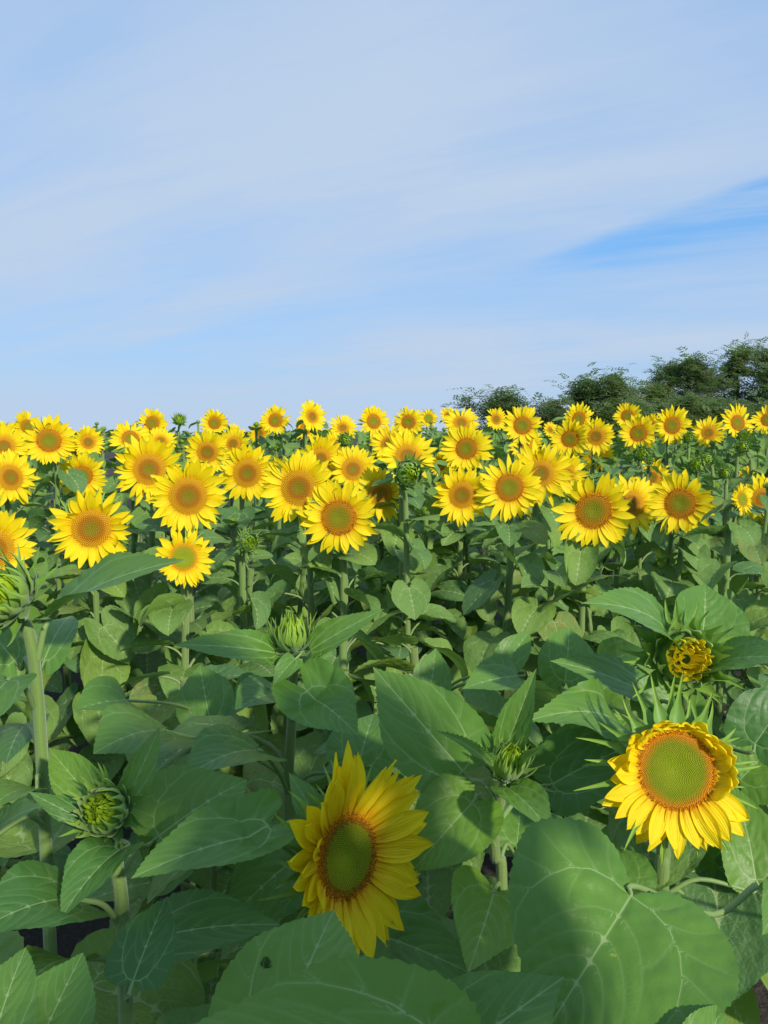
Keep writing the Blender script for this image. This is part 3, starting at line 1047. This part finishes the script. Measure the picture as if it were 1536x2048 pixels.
def near_bud(root, px, py, D, rad, face, seed, open_=.4, spiky=1.0, mat=None, sc=(1, 1, 1), hs=1.0):
    r_ = np.random.default_rng(seed)
    br, p = bud_meshes(r_, rad, open_=open_, near=True, spiky=spiky)
    h = obj('bud', br, root, tuple(at(px, py, D) - np.array(root.location)), orient(face, .4))
    h.scale = sc
    hh = obj('bud_heart', p.build('bud_heart', mat or M_YG), h)
    hh.scale = (hs,) * 3
    return h


def near_head(root, px, py, D, Rd, face, seed, L, n, fwd, lenfn, bract_L, up=None, spread=.1, N=1500, disc_mat=None, anther=.86, dome=.10):
    r_ = np.random.default_rng(seed)
    f = Vector(face).normalized()
    zv = f
    xv = Vector(up).cross(zv).normalized() if up else Vector((0, 0, 1)).cross(zv).normalized()
    yv = zv.cross(xv)
    M = Matrix((xv, yv, zv)).transposed()
    br = bracts_mesh(r_, Rd, bract_L, 17, spread=spread, near=True)
    h = obj('flower_head', br, root, tuple(at(px, py, D) - np.array(root.location)), M.to_quaternion())
    obj('disc', disc_mesh(r_, Rd, N, disc_mat or M_DISC_NEAR, dome=dome, anther=anther, fl=1.0, seg=5), h)
    for V_, F_, u, s_ in petals_mb(r_, Rd, L, n, near=True, fwd=fwd, lenfn=lenfn):
        obj('petal', mesh('petal', V_, F_, M_PETAL, {'t': u, 's': s_}), h)
    return h


UPC = (0, -.8, .6)     # a blade that faces the camera

# --- A: plant at the left edge with the fat green bud
pA = near_root(92, 1760, 1.12, 'tall plant at the left edge with a fat spiky green bud and thick stem')
CA = near_stem(pA, [(34, 1226, 1.13), (60, 1275, 1.12), (74, 1380, 1.12), (84, 1520, 1.12), (92, 1700, 1.12)], .0098, .0088)
near_bud(pA, 16, 1196, 1.10, .033, (-.25, -.70, .65), 41, open_=.75, spiky=1.2)
near_leaf(pA, (112, 1222, 1.12), (372, 1120, .98), 105, (.05, -.50, .86), (76, 1318, 1.12), bend=-.35, cor=.5, fold=.25, acute=1.0, curl=.1)
near_leaf(pA, (14, 1362, 1.0), (-60, 1490, .85), 130, (.2, -.8, .55), (70, 1420, 1.12), bend=-.5)
near_leaf(pA, (30, 1322, 1.22), (-40, 1215, 1.32), 120, (0, -.9, .4), (66, 1350, 1.13))
near_leaf(pA, (88, 1322, 1.20), (142, 1232, 1.36), 84, (.2, -.9, .4), (70, 1370, 1.13))
near_leaf(pA, (48, 1452, 1.28), (12, 1528, 1.14), 120, (.1, -.8, .6), (84, 1520, 1.13), cor=1.3, bend=-.4)
near_leaf(pA, (60, 1578, 1.08), (-30, 1626, .98), 82, (0, -.6, .8), (86, 1570, 1.12))
near_leaf(pA, (-14, 1668, 1.0), (84, 1612, .90), 92, (.1, -.6, .8), (90, 1650, 1.12), bend=-.3, acute=1.)
low_leaves(pA, CA, .25, .85, 8, .20, 1)

# --- C: lower left plant with its green bud
pC = near_root(250, 1990, .93, 'short plant in the lower left shade with a leafy round green bud')
CC = near_stem(pC, [(218, 1660, .955), (232, 1720, .95), (243, 1800, .94), (248, 1900, .93), (250, 1975, .93)], .0095, .0085)
near_bud(pC, 213, 1622, .95, .026, (-.05, -.85, .55), 42, open_=.55, spiky=1.15)
near_leaf(pC, (183, 1596, .99), (98, 1496, 1.03), 92, (-.1, -.8, .6), (224, 1668, .95), cor=.25, acute=1., bend=-.3)
near_leaf(pC, (252, 1602, .99), (320, 1452, 1.05), 62, (.5, -.75, .4), (230, 1668, .95), cor=.2, acute=1., bend=-.2)
near_leaf(pC, (168, 1640, .95), (56, 1583, .92), 48, (0, -.75, .6), (226, 1680, .95), cor=.1, acute=1., bend=.3)
near_leaf(pC, (240, 1700, .93), (122, 1838, .82), 118, (-.15, -.75, .65), (234, 1715, .95), cor=.6, fold=.35, bend=-.7)
near_leaf(pC, (318, 1672, 1.06), (494, 1560, 1.16), 200, (0, -.62, .75), (240, 1760, .95), cor=.9, acute=.8, bend=-.5)
near_leaf(pC, (266, 1962, .80), (330, 1800, .90), 132, (.1, -.7, .7), (252, 1990, .92), cor=.5, bend=-.3)
near_leaf(pC, (150, 1800, .88), (-60, 1872, .76), 185, (0, -.55, .83), (246, 1862, .94), cor=1., bend=-.8)
near_leaf(pC, (136, 1920, .82), (20, 2010, .70), 150, (0, -.6, .8), (250, 1960, .93), cor=1.)
near_leaf(pC, (300, 1880, .98), (560, 1850, .94), 150, (0, -.5, .85), (250, 1900, .94), cor=.8, bend=-.6)
low_leaves(pC, CC, .25, .72, 8, .20, 2)

# --- D: the side-lit flower in the middle
pD = near_root(640, 1900, 1.14, 'shaded near sunflower turned to the side, long petals fanning right over dark leaves', dy=.02)
CD = near_stem(pD, [(668, 1722, 1.09), (640, 1755, 1.13), (628, 1830, 1.14), (632, 1900, 1.14)], .010, .0085)


def lenD(a_):
    c = math.cos(a_ - math.radians(180))     # short petals at the left rim
    return (1.0 - .22 * max(c, 0), 0.35 * max(c, 0))


near_head(pD, 693, 1712, 1.05, .0590, (.72, -.66, .20), 51, .098, 25, .36, lenD, .070, spread=-.1, anther=.74, dome=.10)
near_leaf(pD, (606, 1706, 1.17), (452, 1848, 1.10), 176, (.05, -.6, .8), (632, 1790, 1.14), cor=.9)
near_leaf(pD, (520, 1672, 1.02), (262, 1757, .86), 156, (-.05, -.62, .78), (632, 1770, 1.14), cor=.75, fold=.22, bend=-.5, lobe_up=.5)
near_leaf(pD, (640, 1646, 1.16), (578, 1545, 1.20), 62, (0, -.8, .6), (636, 1748, 1.13), cor=.3, acute=1.)
near_leaf(pD, (724, 1862, 1.18), (962, 1958, 1.04), 180, (-.1, -.55, .83), (634, 1860, 1.14), cor=.9, bend=-.6)
near_leaf(pD, (545, 2110, .66), (668, 1820, .82), 300, (0, -.60, .80), (632, 1960, 1.12), cor=.6, bend=-.4, acute=.9, hole=[(-.55, .42, .035)])
low_leaves(pD, CD, .25, .75, 8, .20, 3)

# --- B: bud plant behind, left of the middle
pB = near_root(575, 1720, 1.52, 'plant with an upright pointed green bud between two long wing-like leaves')
CB = near_stem(pB, [(584, 1312, 1.50), (586, 1350, 1.51), (583, 1450, 1.52), (577, 1600, 1.52)], .0110, .0095)
near_bud(pB, 584, 1280, 1.50, .028, (.05, -.35, .95), 43, open_=.1, spiky=1.25, sc=(1, 1, 1.25))
near_leaf(pB, (550, 1306, 1.48), (345, 1290, 1.32), 72, (.0, -.75, .65), (584, 1335, 1.5), cor=.2, acute=1., bend=-.3)
near_leaf(pB, (622, 1300, 1.48), (768, 1218, 1.44), 56, (-.1, -.8, .6), (584, 1335, 1.5), cor=.1, acute=1., bend=-.3)
near_leaf(pB, (590, 1318, 1.44), (545, 1372, 1.40), 44, (0, -.8, .6), (584, 1340, 1.5), cor=.2, acute=1.)
near_leaf(pB, (606, 1330, 1.50), (655, 1285, 1.62), 60, (.3, -.7, .5), (584, 1345, 1.5), cor=.2, acute=1.)
near_leaf(pB, (624, 1398, 1.40), (716, 1470, 1.26), 150, (-.1, -.62, .78), (585, 1440, 1.51), cor=1.2, lobe_up=.6, fold=.2)
near_leaf(pB, (330, 1462, 1.36), (186, 1508, 1.18), 172, (0, -.66, .75), (580, 1560, 1.52), cor=1.1, bend=-.6, fold=.05)
near_leaf(pB, (514, 1502, 1.30), (370, 1556, 1.14), 160, (-.05, -.60, .8), (578, 1590, 1.52), cor=1.1, bend=-.7)
near_leaf(pB, (716, 1536, 1.46), (748, 1428, 1.60), 140, (0, -.62, .78), (580, 1580, 1.52), cor=.9)
near_leaf(pB, (560, 1390, 1.62), (470, 1420, 1.5), 110, (0, -.5, .8), (584, 1420, 1.52), cor=1.)
low_leaves(pB, CB, .25, .95, 10, .20, 4)

# --- E: bud plant right of the middle
pE = near_root(1000, 1800, 1.22, 'plant with a slim lime green bud right beside the big pale pointed leaf')
CE = near_stem(pE, [(1012, 1560, 1.195), (1000, 1600, 1.20), (988, 1660, 1.21), (992, 1715, 1.22), (1004, 1780, 1.22)], .0095, .0085)
near_bud(pE, 1016, 1530, 1.19, .024, (.10, -.55, .82), 44, open_=.15, spiky=1.2, sc=(1, 1, 1.4))
near_leaf(pE, (926, 1542, 1.22), (746, 1334, 1.30), 196, (-.25, -.82, .50), (998, 1620, 1.2), cor=.35, acute=1., bend=-.25, fold=.12, crinkle=.006)
near_leaf(pE, (1010, 1502, 1.24), (1073, 1337, 1.22), 84, (-.1, -.85, .5), (1010, 1580, 1.2), cor=.3, acute=1., bend=-.3, fold=.5)
near_leaf(pE, (986, 1545, 1.18), (868, 1460, 1.04), 34, (0, -.7, .7), (1011, 1565, 1.196), cor=.1, acute=1., fold=.5, bend=-.5)
near_leaf(pE, (1018, 1578, 1.15), (1106, 1670, 1.02), 96, (.15, -.75, .65), (1006, 1590, 1.2), cor=.4, acute=1., bend=-.4, fold=.25)
near_leaf(pE, (1040, 1540, 1.17), (1102, 1488, 1.10), 26, (0, -.7, .7), (1011, 1565, 1.196), cor=.1, acute=1., fold=.5)
near_leaf(pE, (944, 1606, 1.19), (826, 1742, 1.12), 176, (-.05, -.72, .70), (990, 1690, 1.21), cor=1.2, bend=-.5, acute=.3)
near_leaf(pE, (987, 1786, 1.08), (936, 1945, .90), 200, (.1, -.62, .78), (1004, 1790, 1.22), cor=1.15, bend=-.5)
near_leaf(pE, (1106, 1565, 1.40), (1262, 1440, 1.45), 150, (-.2, -.75, .6), (1000, 1640, 1.21), cor=.6, bend=-.4)
near_leaf(pE, (1034, 1690, 1.3), (1040, 1600, 1.40), 120, (0, -.6, .7), (1000, 1720, 1.22), cor=.8)
low_leaves(pE, CE, .25, .8, 9, .20, 5)

# --- G: half open bud on the right
pG = near_root(1372, 1640, 1.42, 'half open bud with yellow centre in a collar of curled green bracts')
CG = near_stem(pG, [(1366, 1345, 1.40), (1372, 1400, 1.42), (1374, 1500, 1.42), (1372, 1600, 1.42)], .0115, .0100)
near_bud(pG, 1366, 1318, 1.37, .045, (-.05, -.95, .28), 45, open_=1.1, spiky=1.15, mat=M_YP, sc=(1, 1, .8), hs=1.1)
near_leaf(pG, (1338, 1272, 1.42), (1164, 1206, 1.28), 120, (0, -.72, .70), (1370, 1360, 1.42), cor=.3, acute=1., bend=-.9, fold=.1)
near_leaf(pG, (1405, 1272, 1.44), (1410, 1168, 1.50), 158, (.1, -.85, .5), (1370, 1360, 1.42), cor=.35, acute=.7, bend=-.3, fold=.3)
near_leaf(pG, (1432, 1326, 1.36), (1575, 1318, 1.24), 96, (0, -.65, .76), (1372, 1390, 1.42), cor=.4, acute=.7, bend=-.5)
near_leaf(pG, (1330, 1440, 1.50), (1345, 1338, 1.56), 150, (-.1, -.75, .65), (1374, 1460, 1.42), cor=.9)
near_leaf(pG, (1246, 1462, 1.42), (1050, 1444, 1.26), 118, (0, -.55, .8), (1374, 1500, 1.42), cor=.5, acute=.6, bend=-1.1, wavy=.08)
near_leaf(pG, (1300, 1392, 1.54), (1100, 1322, 1.44), 92, (0, -.6, .8), (1374, 1450, 1.42), cor=.6, bend=-.4)
near_leaf(pG, (1510, 1488, 1.30), (1590, 1370, 1.34), 150, (-.1, -.7, .7), (1374, 1520, 1.42), cor=.9)
near_leaf(pG, (1130, 1362, 1.62), (1138, 1254, 1.72), 116, (0, -.66, .75), (1374, 1520, 1.42), cor=.9)
low_leaves(pG, CG, .25, .9, 9, .20, 6)

# --- F: the right hand flower facing the camera
pF = near_root(1322, 1820, 1.22, 'sunlit near sunflower facing forward, wide lime disc, curled short petals on top')
CF = near_stem(pF, [(1352, 1580, 1.215), (1334, 1640, 1.23), (1327, 1710, 1.23), (1322, 1790, 1.22)], .0130, .0115)


def lenF(a_):
    c = math.sin(a_)                         # the upper petals are short and roll inwards
    r = math.cos(a_)
    if c > .2:
        return (.58 + .2 * (abs(r) > .8), 1.1 + .9 * c)
    if r > .55 and c > -.45:             # a few on one side fold over the disc
        return (.78, 1.7)
    if c > -.25:
        return (.86, .25)
    return (1.16, -.15)


near_head(pF, 1352, 1540, 1.18, .0610, (-.06, -.92, .30), 52, .062, 24, .18, lenF, .085, spread=-.05, N=1900, anther=.90, dome=.02)
near_leaf(pF, (1262, 1792, .84), (1085, 2075, .72), 500, (-.05, -.66, .75), (1510, 1772, 1.02), sag=-.035, cor=1.25, acute=.3, bend=-.6, fold=.16, curl=.05, teeth=36, tooth=.016, wavy=.045, crinkle=.016, hole=[(-.12, .42, .012)])
near_leaf(pF, (1512, 1760, 1.22), (1465, 1570, 1.34), 130, (-.1, -.75, .65), (1330, 1790, 1.22), cor=.7)
near_leaf(pF, (1560, 1790, .98), (1525, 1870, .90), 84, (0, -.6, .8), (1680, 1860, 1.1), cor=1.)
near_leaf(pF, (1250, 1790, 1.2), (1190, 1690, 1.28), 150, (0, -.6, .8), (1326, 1790, 1.22), cor=.9)
near_leaf(pF, (1400, 1800, 1.24), (1500, 1700, 1.32), 150, (0, -.6, .8), (1326, 1800, 1.22), cor=.9)
near_leaf(pF, (1105, 1568, 1.34), (1290, 1480, 1.36), 150, (-.2, -.75, .6), (1330, 1700, 1.23), cor=.7)
near_leaf(pF, (1480, 1560, 1.38), (1560, 1480, 1.42), 150, (-.2, -.75, .6), (1330, 1700, 1.23), cor=.9)
low_leaves(pF, CF, .12, .38, 3, .15, 7)

# --- H: the plant right below the camera, only its leaves reach into the picture
pH = new_plant((.02, .34, 0), 'nearest plant, only its broad toothed leaves showing along the bottom edge', None)
hb = np.array([.02, .34, 0])
v, f = tube(catmull([[0, 0, 0], [.01, .01, .4], [.0, .02, .85]], 14), np.linspace(.012, .008, 14), 12)
obj('stem', mesh('stem', v, f, M_STEM), pH)
HA = (hb + np.array([0, .02, .80]),)
near_leaf(pH, (880, 2130, .56), (340, 2075, .60), 330, (0, -.45, .9), HA, cor=.8, bend=-.4, teeth=30, tooth=.014, fold=.05)
near_leaf(pH, (820, 2190, .60), (1128, 1954, .70), 250, (0, -.50, .87), HA, cor=.5, bend=-.3, acute=.8, fold=.15, tooth=.006)
near_leaf(pH, (60, 2130, .58), (166, 1905, .66), 190, (.1, -.6, .8), HA, cor=.6, bend=-.3, tooth=.012)
near_leaf(pH, (-30, 2140, .56), (52, 1895, .66), 150, (.1, -.6, .8), HA, cor=.6, bend=-.5, tooth=.012)
near_leaf(pH, (1390, 2170, .66), (1440, 2010, .72), 140, (0, -.6, .8), HA, cor=.8)
near_leaf(pH, (330, 2240, .62), (250, 2080, .70), 200, (.0, -.6, .8), HA, cor=.6, bend=-.5)

# --- K: leafy tops between the near plants and the field rows
for k, (px, py, D, lb, lv) in enumerate([
    (870, 1420, 1.78, 'bright young plant whose pointed top leaves rise behind the big pale leaf',
     [((860, 1392, 1.72), (872, 1296, 1.78), 84), ((1034, 1352, 1.66), (925, 1378, 1.54), 96), ((1010, 1330, 1.74), (1060, 1262, 1.8), 66)]),
    (1210, 1400, 1.9, 'low leafy shoot behind the half open bud',
     [((1200, 1330, 1.9), (1290, 1300, 1.8), 80), ((1190, 1400, 1.8), (1240, 1340, 1.8), 90)]),
    (420, 1460, 1.75, 'low leafy shoot behind the wing-leaved bud plant',
     [((420, 1440, 1.7), (400, 1330, 1.8), 120), ((470, 1400, 1.7), (540, 1380, 1.6), 90), ((250, 1400, 1.6), (150, 1420, 1.5), 110)]),
]):
    pk = near_root(px, py, D, lb)
    Ck = near_stem(pk, [(px, py - 60, D), (px, py, D)], .009, .007)
    for b_, t_, w_ in lv:
        near_leaf(pk, b_, t_, w_, (-.05, -.72, .7), (px, py - 20, D), cor=.5, acute=.8, bend=-.4, nr=70, nc=16)
    low_leaves(pk, Ck, .25, .9, 9, .19, 20 + k)

# --- unseen leafy plants added around the camera to shade the foreground
for k, (x, y, h, zl, lb) in enumerate([(.50, .16, 1.72, 1.40, 'tall leafy plant beside the camera'), (.24, .12, 1.22, .72, 'low leafy plant beneath the camera'), (.16, -.34, 1.66, .8, 'tall leafy plant just behind the camera'),
                                   (.62, -.36, 1.80, 1.0, 'tallest leafy plant behind the camera')]):
    ps = new_plant((x, y, 0), lb + ', added outside the picture to shade the foreground', None)
    b0 = np.array([x, y, 0.])
    P_ = np.array([b0, b0 + [.01, 0, h * .5], b0 + [0, .01, h]])
    obj('stem', stem_mesh(P_, .014, .009, b0), ps)
    leaf_column(ps, b0, P_, zl, h, 14 if k else 17, .21, np.random.default_rng(60 + k), top_small=False)

# ------------------------------------------------------------------ the rest of the crop, a mass of leaves out to the trees
rd = np.random.default_rng(909)
lowleaf = [blade(np.random.default_rng(930 + k), 9, 3, ratio=1., cor=1., teeth=3, fold=.2, bend=-.9, h0=0., crinkle=.02, wavy=.06)[:2] for k in range(5)]
mb = MB()
for D, n in ((12.5, 420), (14, 420), (16, 420), (18.5, 420), (21, 420), (24, 420)):
    for k in range(n):
        x = rd.uniform(-1, 1) * D * .62
        z = rd.uniform(1.25, 1.66) if k % 3 else rd.uniform(.3, 1.3)
        lv, lf = lowleaf[k % 5]
        q = (Matrix.Rotation(rd.uniform(0, 6.28), 3, 'Z') @ Matrix.Rotation(rd.uniform(-.9, .4), 3, 'X'))
        mb.add((lv * rd.uniform(.16, .26)) @ np.array(q).T + [x, D + rd.normal() * .5, z], lf, vs=.05, vw=.001, vm=0)
o = obj('distant_crop', mb.build('distant_crop', M_LEAF_MID))
o['kind'] = 'stuff'
o['label'] = 'mass of green crop leaves running to the horizon behind the last flowers'
o['category'] = 'crop'

# ------------------------------------------------------------------ trees beyond the field
M_TREE = leaf_material('tree_leaf_green', (0.170, 0.230, 0.095), (0.240, 0.300, 0.145), (0.1, 0.17, 0.07), rough=.6, bump=0.0, vary=.25, tf=.5, old=0.0)
m_, g_ = mat_new('bark_grey')
tc_ = g_.n('ShaderNodeTexCoord').outputs['Object']
col = g_.mix(g_.noise(tc_, 8, 4), (0.10, 0.08, 0.06), (0.22, 0.19, 0.16))
finish(g_, g_.n('ShaderNodeBsdfPrincipled', {'Base Color': col, 'Roughness': .9}))
M_BARK = m_


def sprays(rng, C, n, size):
    """feathery sprigs: a row of leaflet pairs along a short drooping twig, centred near the points C"""
    V_, F_, A_ = [], [], []
    off = 0
    for c in C[rng.integers(len(C), size=n)]:
        az, el_ = rng.uniform(0, 6.28), rng.uniform(-.5, .7)
        d = np.array([math.cos(az) * math.cos(el_), math.sin(az) * math.cos(el_), math.sin(el_)])
        sd = unit(np.cross(d, [rng.normal() * .3, rng.normal() * .3, 1]))
        nn = np.cross(sd, d)
        Lk = size * rng.uniform(.7, 1.3)
        p = c + rng.normal(size=3) * size * .35
        m = 5
        for j in range(m):
            q = j / (m - 1)
            o_ = p + d * Lk * q + np.array([0, 0, -.25 * Lk * q * q])
            for sg in (-1, 1):
                l_ = Lk * .42 * (1 - .45 * q)
                e_ = o_ + (sd * sg * .85 + d * .5 + nn * rng.uniform(-.3, .2)) * l_
                wv = d * l_ * .22
                md = (o_ + e_) / 2
                V_ += [o_, md + wv, e_, md - wv]
                F_.append([off, off + 1, off + 2, off + 3])
                off += 4
    return np.array(V_), np.array(F_)


def tree(px, D, top, wpx, label, seed, dens=1.0, stems=1, base_py=862, sparse=False, twigs=0):
    """px: middle of the crown, top: pixel row of its top, wpx: crown width in pixels"""
    rng = np.random.default_rng(seed)
    g0 = at(px, base_py, D)
    T = at(px, top, D)
    H = T[2]
    root = bpy.data.objects.new('tree', None)
    COL.objects.link(root)
    root.location = (g0[0], D, 0)
    root['label'] = label
    root['category'] = 'tree'
    root['group'] = 'trees beyond the field'
    Wd = wpx / FPX * D
    tb, cents = MB(), []
    nl = int(9 * stems + Wd * 3)
    for s_ in range(stems):
        bx = (s_ - (stems - 1) / 2) * Wd * .22
        top_ = np.array([bx * 1.6 + rng.normal() * .2, rng.normal() * .4, H * .86])
        pth = catmull([[bx, 0, 0], [bx + rng.normal() * .15, 0, H * .35], top_ * [1, 1, .75], top_], 14)
        v, f = tube(pth, np.linspace(.14 if not sparse else .05, .02, 14), 7)
        tb.add(v, f)
        for k in range(nl):
            q = rng.uniform(.28, 1.0)
            s = pth[int(q * 13)]
            r_ = Wd * .5 * max(.10, 1 - max(0, (q - .45) / .55) ** 1.3) * rng.uniform(.4, 1.08)
            az = rng.uniform(0, 6.28)
            e_ = s + np.array([math.cos(az) * r_, math.sin(az) * r_ * .8, (.12 + rng.uniform(0, .25)) * r_ + rng.uniform(0, .1) * H * (1 - q)])
            e_[2] = min(e_[2], H * .97)
            md = (s + e_) / 2 + rng.normal(size=3) * .12 + [0, 0, .06 * r_]
            lp = catmull([s, md, e_], 8)
            v, f = tube(lp, np.linspace(.035 if not sparse else .02, .008, 8), 5)
            tb.add(v, f)
            # twigs
            for j in range(6):
                c = lp[int(rng.integers(3, 8))]
                t_ = c + rng.normal(size=3) * [.34, .34, .26] * (.6 + .08 * Wd)
                if t_[2] < H * 1.0:
                    v, f = tube(np.array([c, (c + t_) / 2 + [0, 0, .05], t_]), np.array([.010, .008, .004]), 4)
                    tb.add(v, f)
                    if not sparse or rng.random() < .8:
                        cents += [t_, (c + t_) / 2]
            cents += [e_, lp[6]]
    for k in range(twigs):
        s = np.array([rng.normal() * Wd * .3, rng.normal() * .3, H * .3])
        e_ = s + np.array([rng.normal() * .5, rng.normal() * .3, H * rng.uniform(.35, .68)])
        v, f = tube(catmull([s, (s + e_) / 2 + rng.normal(size=3) * .06, e_], 8), np.linspace(.02, .006, 8), 4)
        tb.add(v, f)
    obj('trunk', tb.build('trunk', M_BARK), root)
    cents = np.array(cents)
    n = int(len(cents) * 4.2 * dens)
    V_, F_ = sprays(rng, cents, n, .40)
    obj('crown', mesh('crown', V_, F_, M_TREE, smooth=False), root)


tree(936, 27, 766, 46, 'thin nearly bare sapling, leftmost of the trees on the horizon', 1, dens=.3, sparse=True, twigs=6, stems=1)
tree(1003, 27, 764, 84, 'small round-topped tree with leggy trunks beside the bare sapling', 2, dens=.55, sparse=True, twigs=3, stems=2)
tree(1090, 27, 778, 72, 'scraggly see-through tree just left of the dense bushes', 3, dens=.4, sparse=True, twigs=4, stems=2)
tree(1196, 28, 738, 100, 'dense broad bush, lowest of the full-leaved trees', 4, dens=.9, stems=2)
tree(1268, 30, 752, 84, 'bush filling the dip between the dense broad bush and the pointed tree', 5, dens=.9, stems=2)
tree(1358, 30, 680, 118, 'tree with pointed crown left of the tallest tree', 6, dens=.85, stems=2)
tree(1340, 27, 796, 170, 'low brownish-green scrub in front of the pointed tree', 8, dens=.9, stems=4)
tree(1428, 31, 712, 80, 'small crown wedged between the pointed tree and the tallest tree', 12, dens=.9, stems=1)
tree(1494, 30, 658, 122, 'tallest tree on the horizon, crown ending in feathery tips', 7, dens=.85, stems=2)
tree(1460, 27, 796, 140, 'low scrub in front of the tallest tree', 9, dens=.9, stems=4)
tree(1582, 29, 690, 110, 'tree cut by the right edge beside the tallest one', 10, dens=.9, stems=2)

# ------------------------------------------------------------------ ground
m_, g_ = mat_new('soil')
tc_ = g_.n('ShaderNodeTexCoord').outputs['Object']
n1 = g_.noise(tc_, 3, 6, .6)
n2 = g_.noise(tc_, 40, 5, .65)
col = g_.mix(n1, (0.030, 0.021, 0.015), (0.065, 0.047, 0.034))
col = g_.mix(g_.smooth(n2, .55, .75), col, (0.11, 0.085, 0.062))
bp = g_.n('ShaderNodeBump', {'Height': n2, 'Strength': 1.0, 'Distance': 0.03})
b = g_.n('ShaderNodeBsdfPrincipled', {'Base Color': col, 'Roughness': 0.95, 'Normal': bp.outputs[0]})
finish(g_, b)
M_SOIL = m_
e1 = np.concatenate([-np.geomspace(1500, 12, 14), np.linspace(-10, 10, 140), np.geomspace(12, 1500, 14)])
e2 = np.concatenate([-np.geomspace(1500, 6, 10), np.linspace(-4, 14, 140), np.geomspace(16, 1500, 16)])
GX, GY = np.meshgrid(e1, e2, indexing='ij')
rngg = np.random.default_rng(5)
P2 = np.stack([GX.ravel(), GY.ravel()], 1)
hz = (wave(rngg, P2, 1.2, 9) * .02 + wave(rngg, P2, 3.1, 9) * .015)
hz *= (np.hypot(P2[:, 0], P2[:, 1]) < 15)
me = mesh('ground', np.column_stack([P2, hz]), grid_faces(len(e1), len(e2)), M_SOIL)
o = obj('ground', me)
o['kind'] = 'structure'
